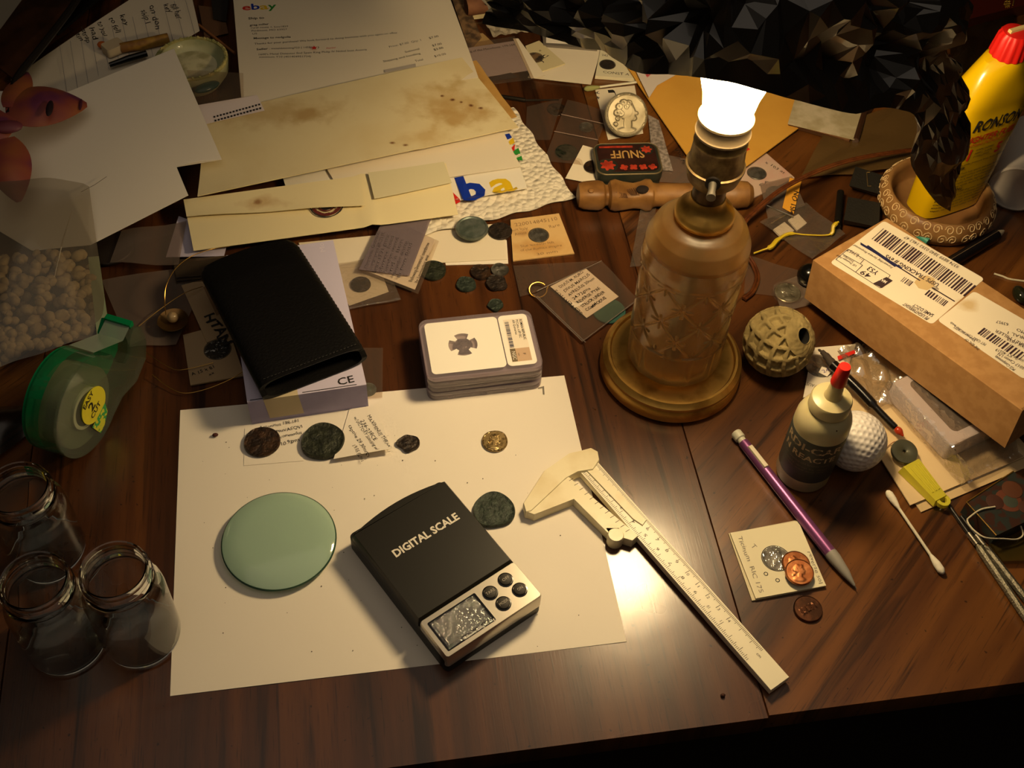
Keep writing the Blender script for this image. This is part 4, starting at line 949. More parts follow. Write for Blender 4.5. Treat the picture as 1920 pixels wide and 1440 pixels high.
part('petal_mark', xform(sphere((0, 0, 0), .55, 12, 6, (.55, 1.9, .25)), P(93, 203, 5.35)), THROAT, flw)
part('petal_mark', xform(sphere((0, 0, 0), .3, 12, 6, (.5, 2.6, .3)), P(151, 196, 4.25)), mat('petal_purple', '4A1E30', .6), flw)
part('flower_stem', tube(smooth_path([P(18, 215, 4.4), P(24, 170, 4.3), P(36, 140, 4.3), P(80, 85, 4.0), P(130, 20, 3.4), P(170, -40, 3.0)]), .32, 8), mat('dark_stem', '16110D', .5), flw)

# zip bag of pale granules
BAG = film('milky_bag', 'E4E0D8', haze=.30, hazecol='8A8274', gloss=.10, rough=.25, bump=.5, bscale=50)
bg = root('granule_bag', 'clear zip bag of pale yellow granules at the left edge', 'bag', P(80, 560, 0))
bq = [(-110, 395, 2.4), (168, 352, 2.9), (205, 625, .1), (-110, 735, .1)]
bulge = lambda u_, v_: 2.9*(max(0, math.sin(math.pi*min(1, max(0, u_))))**.6)*(math.sin(math.pi*(.18+.8*v_)))**.8+.08*math.sin(19*u_+6*v_)
fb = quadfn(bq)
part('bag_film', grid(lambda u_, v_: fb(u_, v_)+np.array([0, 0, .12+bulge(u_, v_)]), 30, 30), BAG, bg)
part('bag_crease_highlight', join(*[tube([P(135, 395, 3.0), P(118, 450, 3.5), P(102, 520, 3.6)], [.015, .05, .015], 6)]), mat('painted_highlight', 'B4A894', .5), bg)  # pale tube paints the highlight running along the bag's crease
gr = []; gq = np.random.default_rng(4)
for k in range(330):
    u_, v_ = gq.uniform(.1, .94), gq.uniform(.40, .95); p = fb(u_, v_); hh = max(.2, bulge(u_, v_)-.35); z = gq.uniform(.25, 1)*hh if k % 2 else hh*.93
    r = gq.uniform(.26, .46); gr.append(xform(sphere((0, 0, 0), r, 8, 6, (gq.uniform(.9, 1.5), 1, gq.uniform(.7, 1))), (p[0], p[1], z), rz=gq.uniform(0, 3), rx=gq.uniform(-.6, .6)))
tag(part('granules', join(*gr), mat('pale_granule', 'C9B184', .8, col2='A8906A', scale=90), bg), kind='stuff')
solo('dark_bag', 'empty dark plastic bag crumpled at the left frame edge', 'bag', grid(lambda u_, v_: quadfn([(-90, 760, .5), (62, 762, .3), (70, 800, .3), (-60, 900, .4)])(u_, v_)+np.array([0, 0, .9*math.sin(math.pi*u_)*math.sin(math.pi*v_)+.06*math.sin(9*u_+5*v_)]), 20, 16), film('dark_film', 'B4A89C', haze=.15, hazecol='2E2A24', gloss=.12, rough=.25, bump=.25))
sheet('green_card', 'narrow pale green card edge beside the granule bag', 'card', [(165, 482, 1.1), (185, 480, 1.1), (208, 640, .5), (186, 665, .5)], mat('pale_green_card', '8C9A78', .6), .06)

# plastic pages, coin cards and threads left of the carton
sheet('plastic_page', 'brownish clear plastic page under the folded white sheet', 'plastic sleeve', [(228, 432, .9), (350, 415, .9), (335, 497, .8), (206, 492, .8)], HAZY, .03, 6, 6, lambda u_, v_: .1*math.sin(7*u_), group='clear sleeves left of the pouch')
sheet('plastic_page', 'clear plastic sleeve below the tan thread loop', 'plastic sleeve', [(190, 525, .35), (400, 492, .4), (330, 645, .3), (243, 650, .3)], HAZY, .03, 6, 6, lambda u_, v_: .08*math.sin(6*u_), group='clear sleeves left of the pouch')
solo('dark_disc', 'large dark disc peeping from under the folded white sheet', 'disc', polydisc(1.9, .3, .6, 40, 1, None, tuple(P(205, 462, .6)[:2])), mat('dark_disc_face', '241C15', .5))
sheet('lilac_insert', 'pale lilac card beneath the seal letter corner', 'card', [(335, 405, .75), (430, 440, .75), (420, 480, .7), (311, 482, .7)], LILAC, .03)
cc_ = root('plastic_case', 'flat clear plastic case lying under the pouch at its far left corner', 'case', P(370, 505, 0))
for k in range(3): sheet('case_layer', 0, 0, [(325, 487+k*6, .75-.2*k), (440, 478+k*6, .75-.2*k), (440, 510+k*6, .75-.2*k), (330, 520+k*6, .75-.2*k)], film('case_clear', 'C8BCB0', haze=.3, hazecol='6A5C4C', gloss=.3, rough=.1), .06, parent=cc_)
def holder(label, cn, z, win, r, m, cm=None, cat='coin holder', th=.12, name='coin_holder', group='cardboard coin holders', seed=1, wz=.015, coinlab=None, rel=None):
    o = root(name, label, cat, P(sum(x for x, y in cn)/4, sum(y for x, y in cn)/4, z-th), group=group)
    part('card', grid(quadfn([(x, y, z) for x, y in cn]), 1, 1, th), m, o, smooth=False)
    if win:
        p = P(*win, z); cxy = (p[0], p[1])
        part('window_rim', annulus(r, r+.06, z+.008, p), mat('window_rim_dark', '2C2620', .5), o, smooth=False)
        if cm: part('coin', polydisc(r*.99, z-.05, z+.012, 40, 8, rel or bumps(seed, r, 9, .03), cxy), cm, o, label=coinlab, angle=.6)
        part('window_film', annulus(0.0, r, z+.05, p), film('window_film', haze=.03, gloss=.35, rough=.06, bump=.8, bscale=220), o, smooth=False)
    return o
h1 = holder('brown tinted coin card with large black letters under the pouch', [(340, 535), (402, 518), (447, 618), (388, 642)], .35, None, 0, mat('tan_white_card', '9C8464', .8))
letters(h1, INK, [('HTAN', (382, 592), (420, 648), dict(h=.75, hand=.12, bold=.03))], z=.37, name='handwriting')
part('print_patch', ([tuple(P(x, y, .365)) for x, y in ((381, 538), (398, 532), (420, 585), (406, 592))], [(0, 1, 2, 3)]), mat('tan_print', '7A5E42', .8), h1, smooth=False)
h2 = holder('coin card with a large black coin half under the pouch corner', [(343, 628), (425, 606), (458, 704), (357, 722)], .25, (408, 655), .95, mat('tan_white_card', '9C8464', .8), GLOSSBLK, seed=5)
letters(h2, INK, [('A 15 x 81', (360, 705), (402, 690), dict(h=.3, hand=.1)), ('xx', (392, 704), (402, 701), dict(h=.25, hand=.1))], z=.27, name='handwriting')
pend = root('flower_pendant', 'gold scalloped flower pendant with a round bead hanging on thin wire', 'pendant', P(325, 604, .5))
GOLDP = mat('pendant_gold', '8A6A40', .3, .9)
pp = P(325, 603, .9)
part('pendant_disc', lathe([(0.01, .0), (.5, .02), (1.0, .22), (1.15, .34), (1.12, .38), (.95, .28), (.5, .10), (0.01, .08)], 40, (pp[0], pp[1], .75)), GOLDP, pend)
part('bead', sphere((pp[0], pp[1]+.15, 1.2), .42, 20, 12), mat('pearl_bead', '9C8460', .25), pend)
part('wire_loop', tube(smooth_path([P(311, 590, 1.3), P(309, 565, 2.2), P(312, 535, 2.8), P(330, 503, 2.9), P(360, 480, 2.7), P(398, 467, 2.6), P(430, 462, 1.9)]), .035, 5), mat('gold_wire', 'A8823E', .3, .9), pend)
solo('gold_thread', 'thin gold thread crossing behind the pendant', 'thread', tube(smooth_path([P(260, 612, .6), P(300, 580, 1.0), P(345, 550, 1.0), P(380, 537, .6)]), .03, 5), mat('gold_wire', 'A8823E', .3, .9))
solo('gold_thread', 'long gold thread looping below the tape dispenser arm', 'thread', tube(smooth_path([P(272, 660, .5), P(320, 690, .3), P(350, 692, .4), P(400, 680, .4)]), .025, 5), mat('gold_wire', 'A8823E', .3, .9))
solo('gold_thread', 'gold thread sagging towards the carton corner', 'thread', tube(smooth_path([P(285, 702, .5), P(315, 725, .3), P(345, 737, .3), P(385, 730, .3), P(430, 712, .4), P(455, 697, .5)]), .03, 5), mat('gold_wire', 'A8823E', .3, .9))

# tape dispenser
tz = math.radians(63)
to = P(160, 826, 0)
td = root('tape_dispenser', 'translucent green tape dispenser with yellow EASY 2 CUT label', 'tape dispenser', (to[0], to[1]+.6, 0), tz)
GRN_T = bpy.data.materials.new('green_plastic'); GRN_T.use_nodes = True; b = GRN_T.node_tree.nodes['Principled BSDF']
b.inputs['Base Color'].default_value = (*s2l('0E8A52'), 1); b.inputs['Roughness'].default_value = .2; b.inputs['Transmission Weight'].default_value = .25
CLRS = film('dispenser_clear', 'F0F8F2', haze=.06, hazecol='A8B8A0', gloss=.25, rough=.08)
R0 = 3.6
def outl(d=0.):
    pts = []
    for k in range(33):
        a = math.radians(-62+k*(360-88)/32); pts.append(((R0-d)*math.sin(a)*-1, R0+(R0-d)*math.cos(a)*1))
    pts = [( (R0-d)*math.cos(t), R0+(R0-d)*math.sin(t)) for t in np.linspace(math.radians(35), math.radians(300), 40)]
    pts += [(3.2, .9+d*.5), (5.0, .55+d*.5), (6.6-d, 1.3), (7.2-d, 2.6), (7.1-d, 4.2), (6.4-d, 4.9-d), (5.6, 4.3-d), (5.2, 3.3), (4.5, 3.1), (3.9, 3.9), (3.5, 5.2)]
    return pts
def side(y0, y1, d=0.): 
    v, f = prism(outl(d), y0, y1); return [(x, z, y) for x, y, z in v], [t[::-1] for t in f]
part('back_shell', side(1.05, 1.3), GRN_T, td, local=True, label='green back half')
rim = outl(); V = [(x, -1.2, z) for x, z in rim]+[(x, 1.1, z) for x, z in rim]; n = len(rim)
part('rim_band', (V, [(k, (k+1) % n, n+(k+1) % n, n+k) for k in range(n)]), CLRS, td, local=True)
V = [(x, .1, z) for x, z in rim]+[(x, 1.2, z) for x, z in rim]
part('green_band', (V, [(k, (k+1) % n, n+(k+1) % n, n+k) for k in range(2, 30)]), GRN_T, td, local=True)
part('front_shell', side(-1.25, -1.05), CLRS, td, local=True, label='clear front half')
def ring_y(r0, r1, y0, y1, c, n=48):
    v, f = lathe([(r0, y0), (r1, y0), (r1, y1), (r0, y1)], n, closed=True); return [(c[0]+x, z, c[1]+y) for x, y, z in v], [t[::-1] for t in f]
part('tape_roll', ring_y(1.5, 2.9, -.9, .9, (-.1, R0-.1)), film('tape_roll_milky', 'E4EAE0', haze=.42, hazecol='B4B090', gloss=.15), td, local=True)
part('hub', ring_y(1.25, 1.5, -1.1, .9, (-.1, R0-.1)), mat('white_hub', 'B8B49A', .4), td, local=True)
part('label_disc', ring_y(0.02, 1.35, -1.34, -1.28, (.35, R0-.2)), mat('yellow_label', 'D8CE28', .5), td, local=True, label='yellow round label')
lt = []
tdM = np.array(_matrix(td))
def tdw(x, y, z): p = tdM[:3, :3]@np.array([x, y, z])+tdM[:3, 3]/CM; p[2] -= TABLE_Z; return p
nn = tdM[:3, :3]@np.array([0, -1., 0])
for s, x0, z0, x1, z1, h in (('EASY', -.55, R0+.35, .75, R0+.75, .42), ('2', -.05, R0-.45, .5, R0-.3, .75), ('CUT', -.2, R0-1.05, 1.0, R0-.72, .42)):
    lt.append(text_vf(s, tdw(x0, -1.36, z0), tdw(x1, -1.36, z1), nn, h=h, bold=.02))
part('lettering', join(*lt), INK, td, smooth=False)
part('patterned_tab', ([(-.5, -1.345, R0-1.6), (.6, -1.345, R0-1.35), (1.35, -1.345, R0-1.1), (1.3, -1.345, R0-2.0), (.6, -1.345, R0-2.7), (.0, -1.345, R0-2.9)], [(0, 5, 4, 3, 2, 1)]), mat('yellow_green_tab', 'C8C82E', .5, col2='2E9A4E', scale=420, detail=0, mix=(.48, .52)), td, local=True, smooth=False)
part('tape_tongue', ([(2.4, -.95, 6.5), (5.3, -.95, 4.55), (6.6, -.95, 5.0), (2.4, .95, 6.5), (5.3, .95, 4.55), (6.6, .95, 5.0)], [(0, 1, 4, 3), (1, 2, 5, 4)]), film('tape_tongue_milky', 'D0DCCC', haze=.6, hazecol='9AAC98', gloss=.15, rough=.2), td, local=True, smooth=False, label='strip of tape over the cutter')
part('cutter', box(6.3, 6.75, -1.0, 1.0, 4.7, 5.1), GRN_T, td, local=True)

# ------------------------------------------------------------------ middle: coins, holder, ring and note flip
for lab, x, y, r, m, sd, t, z, w in (('grey green round coin half under the printed coin flip', 812, 506, 1.05, BRONZEG, 41, .2, .02, .02), ('dark green coin nearest the carton in the loose coin cluster', 874, 532, .80, TEALC, 42, .18, .02, .03), ('reddish brown coin at the back of the loose coin cluster', 901, 509, .82, BRONZED, 43, .18, .02, .02), ('grey silver coin at the back right of the coin cluster', 937, 505, .72, SILVD, 44, .14, .06, .03), ('blackish coin overlapping its neighbours at the right of the cluster', 931, 529, .84, BRONZEB, 45, .18, .10, .05), ('small teal green coin alone between cluster and slab stack', 929, 571, .62, TEALC, 46, .17, .02, .05)):
    coin(lab, x, y, r, m, z=z, t=t, wobble=w, seed=sd, relief=bumps(sd, r, 12, .05))
coin('dark half hidden coin under the torn paper towel edge', 938, 432, .98, BRONZEB, z=.18, t=.16, seed=47, relief=bumps(47, .9, 8, .02))
coin('large grey green coin with raised rim lying on the paper towel', 885, 427, 1.34, GREYG, z=.60, t=.2, seed=48, relief=lambda x, y, q: .07 if q > .86 else (.02*math.sin(5*x)*math.sin(6*y)), n=64, rings=14)
TANC = stained('tan_holder_card', 'CCAA74', [(0, -1.2, 2.6, .9, 'AC7A36', .6), (-1.3, .5, 1.0, .5, '9C6C30', .6)], mottled='B98A48', mscale=30)
h3 = holder('aged tan coin card covered in faded handwriting beside the paper towel', [(957, 412), (1048, 400), (1077, 475), (962, 489)], .16, (1010, 441), .80, TANC, SILVD, seed=21)
letters(h3, BROWNINK, [T('220014845110', 966, 425, 1046, 413, h=.4, hand=.08), T('Rare', 1030, 428, 1050, 424, h=.33, hand=.1), T('not Italy', 960, 434, 990, 430, h=.3, hand=.1), T('Attica', 966, 442, 988, 438, h=.28, hand=.1), T('She wreath left', 976, 464, 1040, 456, h=.26, hand=.1), T('of the Roman empire', 976, 472, 1054, 462, h=.26, hand=.1), T('30 mm', 1006, 479, 1046, 473, h=.26, hand=.1)], z=.165, name='handwriting')
rp = P(1009, 541, .5); rr = []
for k in range(41):
    a = 2*math.pi*k/44+.6; rr.append(np.array([rp[0]+.70*math.cos(a), rp[1]+.55*math.sin(a), .35+.28*math.sin(a)]))
solo('wire_ring', 'thin gold wire ring with open ends beside the note flip', 'ring', tube(rr+[rr[-1]+np.array([.15, .2, .1])], .06, 8), mat('gold_wire', 'A8823E', .3, .9))
f3 = root('coin_flip', 'clear flip holding a white handwritten emperor note over a green coin', 'coin flip', P(1095, 565, .03))
part('coin', polydisc(1.3, .04, .2, 40, 6, bumps(3, 1.3, 9, .03), tuple(P(1142, 582, .2)[:2])), mat('muted_teal_patina', '2E5A50', .6), f3, label='green coin under the note')
sheet('note', 0, 0, [(1098, 503, .34), (1160, 556, .30), (1100, 596, .3), (1032, 537, .34)], PAPER, .02, parent=f3)
sheet('sleeve', 0, 0, [(1128, 489, .42), (1196, 560, .40), (1092, 641, .34), (1000, 552, .40)], CLEAR, .025, 6, 6, lambda u_, v_: .05*math.sin(6*u_+3*v_), parent=f3)
sheet('open_flap', 0, 0, [(962, 498, .16), (1122, 489, .22), (1006, 548, .22), (975, 556, .16)], CLEAR, .02, parent=f3)
for a, b in (((1000, 552), (1092, 640)), ((1092, 640), (1190, 566)), ((1006, 546), (1128, 489)), ((1008, 556), (1098, 642))):
    part('seam', tube([P(*a, .40), P(*b, .40)], .045, 6), film('vinyl_seam', 'E0D8D4', haze=.35, hazecol='B0A49A', gloss=.4, rough=.1), f3)
ns = []
for k, s in enumerate(('DIVUS M. AURO', 'DIVUS MARCUS', 'AVRELIUS 30mm', '24.72gms', 'REVERSE PYRE', 'STRUCK UNDER', 'COMMODUS')):
    x, y = 1049+k*8.3, 541+k*7.2; L_ = (48, 52, 52, 34, 46, 46, 40)[k]; ns.append(T(s, x+2, y, x+2+L_*.92, y-L_*.62, h=.27, hand=.1, bold=.006))
ns.append(T('SESTERTIUS', 1094, 588, 1043, 543, h=.3, hand=.1))
letters(f3, INK, ns, z=.345, name='handwriting')

# clear strip behind the lamp
sheet('clear_strip', 'narrow shiny clear plastic strip standing behind the lamp', 'plastic strip', [(1204, 376, .3), (1234, 374, .3), (1207, 498, .12), (1181, 501, .12)], CLEARC, .02, 4, 10, lambda u_, v_: .06*math.sin(14*v_+3*u_))

# ------------------------------------------------------------------ right: clay ball, golf ball, bottle, pencil
CLAY = mat('buff_clay', '9A8858', .9, col2='7A6A42', scale=70, detail=8, mix=(.4, .65), bump=.6, bscale=350)
bc = P(1460, 641, 2.62); hole_d = P(1504, 631, 3.2)-bc; ax = hole_d/np.linalg.norm(hole_d)
toc = (CAM_POS-bc)/np.linalg.norm(CAM_POS-bc)
hd = np.array(hit_plane(1504, 631, (bc+toc*1.6, toc)))-bc; hd /= np.linalg.norm(hd)
e1 = np.cross(hd, [0, 0, 1.]); e1 /= np.linalg.norm(e1); e2 = np.cross(hd, e1)
NU, NV = 180, 120; V = []
for j in range(NV+1):
    th_ = math.pi*j/NV
    for i in range(NU):
        ph = 2*math.pi*i/NU
        d = hd*math.cos(th_)+(e1*math.cos(ph)+e2*math.sin(ph))*math.sin(th_)
        r = 2.62; 
        if th_ < .25:
            lat = .60*min(1, th_/.18); dep = 1.2 if th_ < .19 else 2.56
            V.append(tuple(bc+hd*dep+(e1*math.cos(ph)+e2*math.sin(ph))*lat)); continue
        elif th_ < .31: r = 2.60
        elif .62 < th_ < 2.7:
            s = ph*10/(2*math.pi); t = (th_-.62)/.6; a = abs(((s+t+.5) % 1)-.5); b_ = abs(((s-t+.5) % 1)-.5)
            m_ = min(a, b_); g = min(1, max(0, (m_-.13)/.07)); r = 2.62-.26*g
        r += .02*math.sin(ph*13+th_*17)*math.sin(th_*23)
        V.append(tuple(bc+d*r))
F = [(j*NU+i, (j+1)*NU+i, (j+1)*NU+(i+1) % NU, j*NU+(i+1) % NU) for j in range(NV) for i in range(NU)]
clay = solo('clay_ball', 'carved buff clay ball with diamond lattice and one round hole', 'ball', (V, F), CLAY, angle=.9)
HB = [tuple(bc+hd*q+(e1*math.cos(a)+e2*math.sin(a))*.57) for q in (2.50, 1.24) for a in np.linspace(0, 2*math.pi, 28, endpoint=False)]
part('hole_shade', (HB, [(k, (k+1) % 28, 28+(k+1) % 28, 28+k) for k in range(28)]+[tuple(range(28, 56))]), mat('hole_shade_black', '0A0806', .95), clay, label='dark inside of the round hole')  # black cylinder puts the shade of the deep hole into colour
gb = P(1604, 827, 2.13); NU, NV = 150, 110
fib = []
for k in range(336):
    z = 1-2*(k+.5)/336; a = math.pi*(3-5**.5)*k; fib.append((math.sqrt(1-z*z)*math.cos(a), math.sqrt(1-z*z)*math.sin(a), z))
fib = np.array(fib)@np.array(Euler((1.2, .4, .3)).to_matrix())
D = np.array([[math.sin(math.pi*j/NV)*math.cos(2*math.pi*i/NU), math.sin(math.pi*j/NV)*math.sin(2*math.pi*i/NU), math.cos(math.pi*j/NV)] for j in range(NV+1) for i in range(NU)])
dist = np.arccos(np.clip((D@fib.T).max(1), -1, 1)); dent = .062*np.clip(1-(dist/.083)**2, 0, 1)
V = [tuple(gb+d*(2.13-e)) for d, e in zip(D, dent)]
F = [(j*NU+i, (j+1)*NU+i, (j+1)*NU+(i+1) % NU, j*NU+(i+1) % NU) for j in range(NV) for i in range(NU)]
golf = solo('golf_ball', 'white dimpled golf ball tucked behind the squeeze bottle', 'ball', (V, F), mat('golf_white', 'D6D0CA', .4), angle=1.5)
part('scuff', tube([hit_plane(1637, 819, (gb+toc*1.55, toc)), hit_plane(1647, 816, (gb+toc*1.40, toc))], .03, 5), mat('scuff_grey', '6A6460', .8), golf)

sb = P(1503, 885); SB = (sb[0], sb[1], 0)
MILK = mat('milky_plastic', 'D0C496', .32, trans=.2, col2='C2B484', scale=20, sss=.3)
bt = root('squeeze_bottle', 'small milky squeeze bottle with dark label and red nozzle cap', 'bottle', SB)
body = part('bottle_body', lathe([(1.5, .02), (1.78, .12), (1.86, .35), (1.86, 6.0), (1.83, 6.5), (1.7, 6.95), (1.45, 7.3), (1.22, 7.5), (1.2, 7.6), (0.01, 7.6)], 64, SB), MILK, bt)
part('screw_collar', lathe([(1.2, 7.55), (1.36, 7.6), (1.36, 8.35), (1.28, 8.5), (1.0, 8.6), (.6, 8.7), (0.01, 8.7)], 48, SB), MILK, bt)
part('nozzle', lathe([(.62, 8.6), (.52, 9.0), (.38, 10.6), (0.01, 10.6)], 32, SB), MILK, bt)
part('nozzle_cap', lathe([(.50, 10.0), (.52, 10.1), (.40, 11.55), (.36, 11.65), (0.01, 11.66)], 32, SB), mat('red_cap', 'C8241A', .35), bt, label='red nozzle cap')
lb = part('label', lathe([(1.872, 1.35), (1.885, 1.38), (1.885, 5.6), (1.872, 5.63)], 64, SB), mat('slate_label', '33352F', .5, col2='3C3E38', scale=40), bt, label='dark slate label with pale lettering')
# lettering wrapped round the label
def wrap(par, m, s, a0, a1, z, h, r, c, lean=0., **k):
    v, f = glyphs(s, k.get('bold', 0), k.get('shear', 0)); w = v[:, 0].max(); out = []
    for x, y, _ in v:
        a = a0+(a1-a0)*x/w; out.append((c[0]+r*math.cos(a), c[1]+r*math.sin(a), z+lean*x/w+y*h/.69))
    return out, f
PALE = mat('pale_tan_print', 'B7A07C', .6)
part('lettering', join(*[wrap(bt, PALE, s, a0, a1, z, h, 1.892, SB, bold=.02) for s, a0, a1, z, h in (('RDI-CAR', -3.35, -.95, 4.65, .62), ('N REACTE', -3.3, -1.15, 3.75, .52))]), PALE, bt, smooth=False)
part('lettering', join(*[wrap(bt, PALE, s, a0, a1, z, h, 1.892, SB) for s, a0, a1, z, h in (('for cleaning old bronze coins', -3.1, -1.3, 3.3, .2), ('apply drop by drop', -3.0, -1.3, 2.9, .18), ('rinse well and dry', -3.0, -1.4, 2.6, .18))]), mat('dim_print', '6E6654', .7), bt, smooth=False)
solo('rust_fleck', 'rust brown fleck stuck on the bottle shoulder', 'fleck', xform(sphere((0, 0, 0), .06, 6, 4), (SB[0]+.15, SB[1]-1.62, 7.02)), mat('rust', '4A2210', .8))

pe = np.array(P(1606, 1104, .25)); pa_ = np.array(P(1380, 812, .45)); d = (pe-pa_)/np.linalg.norm(pe-pa_); PLN = np.linalg.norm(pe-pa_)
def pt(t, z=.45): q = pa_+d*t; return np.array([q[0], q[1], z])
pc = root('mechanical_pencil', 'metallic purple mechanical pencil with clear clip and grey tip', 'pencil', pt(PLN/2, 0))
part('barrel', tube([pt(.9), pt(1.2), pt(PLN-3.2), pt(PLN-2.8)], [.36, .38, .42, .42], 24), mat('purple_metal', '7E4A7C', .34, .55), pc)
part('tip_sleeve', tube([pt(PLN-2.85), pt(PLN-2.4), pt(PLN-1.2, .4), pt(PLN-.3, .3), pt(PLN-.22, .28)], [.43, .43, .30, .1, .06], 24), mat('grey_rubber', '8C8880', .55), pc, label='pale grey tip cover')
part('lead', tube([pt(PLN-.25, .28), pt(PLN, .25)], .035, 6), mat('graphite', '4A4846', .4), pc)
part('eraser_cap', tube([pt(-.05), pt(.02), pt(.55), pt(.62), pt(.95)], [.34, .40, .40, .30, .30], 20), mat('clear_white_cap', 'C4C2AE', .4), pc, label='translucent white end cap')
cl = np.cross(d, [0, 0, 1.]); 
part('clip', hexa([pt(1.55, .80)-cl*.18, pt(3.6, .80)-cl*.18, pt(3.6, .80)+cl*.18, pt(1.55, .80)+cl*.18], [pt(1.6, .95)-cl*.15, pt(3.55, .95)-cl*.15, pt(3.55, .95)+cl*.15, pt(1.6, .95)+cl*.15]), mat('clip_ivory', 'D6CDB8', .3), pc)

# card holders and pennies in front
WHC = mat('white_holder_card', 'D8D0B2', .8)
hb = holder('plain lower coin card, peeking out beneath the front pair', [(1366, 1000), (1495, 975), (1543, 1100), (1410, 1126)], .13, None, 0, mat('white_holder_card_old', 'C8BE9E', .8))
hf = holder('white coin card with foil window and faint pencil writing, two pennies on it', [(1369, 999), (1497, 977), (1549, 1098), (1417, 1122)], .27, (1455, 1047), .92, WHC, SILVD, seed=33)
letters(hf, PENCIL, [T('Ticinum  RIC 175', 1383, 1006, 1424, 1112, h=.3, hand=.1), T('T', 1407, 1024, 1413, 1030, h=.35), T('reverse sol', 1514, 1034, 1536, 1094, h=.28, hand=.1)], z=.275, name='handwriting')
def ring_mark(x, y): return annulus(.10, .15, .285, P(x, y, .28), 12)
part('pen_mark', join(ring_mark(1436, 1076)), INK, hf, smooth=False); part('pen_mark', join(ring_mark(1458, 1088)), INK, hf, smooth=False)
lin = lambda x, y, q: (.045 if q > .9 else 0)+head(.86, .035, False)(x, y, q)
coin('bright copper penny under the other penny on the coin card', 1493, 1056, .94, COPPER, z=.34, t=.15, relief=lin, rz=.4, group='copper pennies', name='penny', n=56, rings=16, seed=60)
coin('bright copper penny topmost on the coin card', 1499, 1073, .94, COPPER, z=.52, t=.15, relief=lin, rz=-.2, group='copper pennies', name='penny', n=56, rings=16, seed=61, tilt=(.05, -.06))
coin('dull brown penny lying on bare wood below the coin card', 1515, 1141, .95, COPPERD, z=.01, t=.15, relief=lambda x, y, q: .04 if (q > .9 or (abs(y) < .22 and abs(x) < .6 and int(x*9) % 2 == 0)) else 0, rz=.4, group='copper pennies', name='penny', n=56, rings=16, seed=62)

COTTON = mat('cotton', 'DCD6C4', .95, bump=.5, bscale=300)
def swab(label, a, b, ra=.26, rb=.26, m1=None):
    d_ = (b-a); L_ = np.linalg.norm(d_); d_ = d_/L_
    o = root('cotton_swab', label, 'cotton swab', a+d_*L_/2-np.array([0, 0, .1]), group='cotton swabs')
    part('stick', tube([a+d_*.8, b-d_*.8], .105, 10), mat('swab_stick', 'D0CAB4', .6), o)
    for q0, s, r, m in ((a, 1, ra, m1 or COTTON), (b, -1, rb, COTTON)):
        part('cotton_tip', tube([q0, q0+d_*s*.08, q0+d_*s*.3, q0+d_*s*.8, q0+d_*s*1.25, q0+d_*s*1.5], [.06, .17, r, r*.98, .17, .11], 14), m, o)
    return o
swab('white cotton swab lying alone on the right of the table', P(1663, 920, .3), P(1769, 1076, .3))
swab('cotton swab with greenish tip beside the silver portrait medal', P(1095, 167, .45), P(1225, 150, .5), m1=mat('green_cotton', '8E8F58', .95))

# cardboard parcel box
FLc, FRc = P(1508, 558, 1.25), P(1884, 840, 2.85)
e1 = FRc-FLc; Lb = np.linalg.norm(e1); e1 = e1/Lb
TLc = P(1546, 479, 5.2); e3 = np.cross(e1, np.array([0, 0, 1.])); e3 = np.cross(e3, e1); e3 /= np.linalg.norm(e3)
bh = np.dot(TLc-FLc, e3); e2 = np.cross(e3, e1); topn = (FLc+e3*bh, e3)
BK = hit_plane(1662, 407, topn); bd_ = np.dot(BK-topn[0], e2)
KRAFT = mat('brown_kraft_board', 'A87E4C', .8, col2='9C7242', scale=120, detail=5, mix=(.4, .6), bump=.06, bscale=150)
c0 = [FLc, FLc+e1*Lb, FLc+e1*Lb+e2*bd_, FLc+e2*bd_]
bxo = root('parcel_box', 'brown cardboard parcel box with two white shipping labels', 'box', (np.mean(c0, 0)[0], np.mean(c0, 0)[1], 0))
bb = bpy.data.objects
def shrink(q, d_): m_ = np.mean(q, 0); return [p+(m_-p)/np.linalg.norm(m_-p)*d_ for p in q]
v0 = hexa(c0, [p+e3*(bh-.08) for p in c0])
t1 = [p+e3*(bh-.08) for p in c0]; t2 = shrink([p+e3*bh for p in c0], .16)
cbx = part('box_body', join((list(map(tuple, c0))+list(map(tuple, t1))+list(map(tuple, t2)), [(3, 2, 1, 0)]+[(i, (i+1) % 4, 4+(i+1) % 4, 4+i) for i in range(4)]+[(4+i, 4+(i+1) % 4, 8+(i+1) % 4, 8+i) for i in range(4)]+[(8, 9, 10, 11)])), KRAFT, bxo, angle=.25)
LBL = stained('shipping_label_paper', 'E0D5BE', [(1.2, .2, 1.1, .8, 'C2A676', .8)], rough=.6)
def onbox(pix, dz): return [tuple(hit_plane(x, y, topn)+e3*dz) for x, y in pix]
def boxpatch(name, pix, m, dz=.02, label=None, round_=0.):
    if round_:
        c4 = [np.array(p) for p in onbox(pix, dz)]; pts = []
        for i in range(4):
            a, b, c_ = c4[i-1], c4[i], c4[(i+1) % 4]; u_ = (a-b)/np.linalg.norm(a-b); w_ = (c_-b)/np.linalg.norm(c_-b)
            for k in range(6):
                t = k/5; pts.append(tuple(b+u_*round_*(1-t)**2+w_*round_*t**2))
    else: pts = onbox(pix, dz)
    return part(name, (pts, [tuple(range(len(pts)))]), m, bxo, smooth=False, label=label)
boxpatch('shipping_label', [(1657, 414), (1846, 523), (1747, 609), (1556, 493)], LBL, .02, 'large white shipping label', .35)
boxpatch('address_label', [(1826, 546), (1990, 640), (1920, 712), (1757, 601)], LBL, .025, 'smaller white address label', .35)
boxpatch('label_stain', [(1722, 520), (1738, 517), (1752, 523), (1752, 537), (1738, 545), (1722, 541), (1714, 530)], mat('label_stain', 'C9AE7E', .7), .035)
bars = []
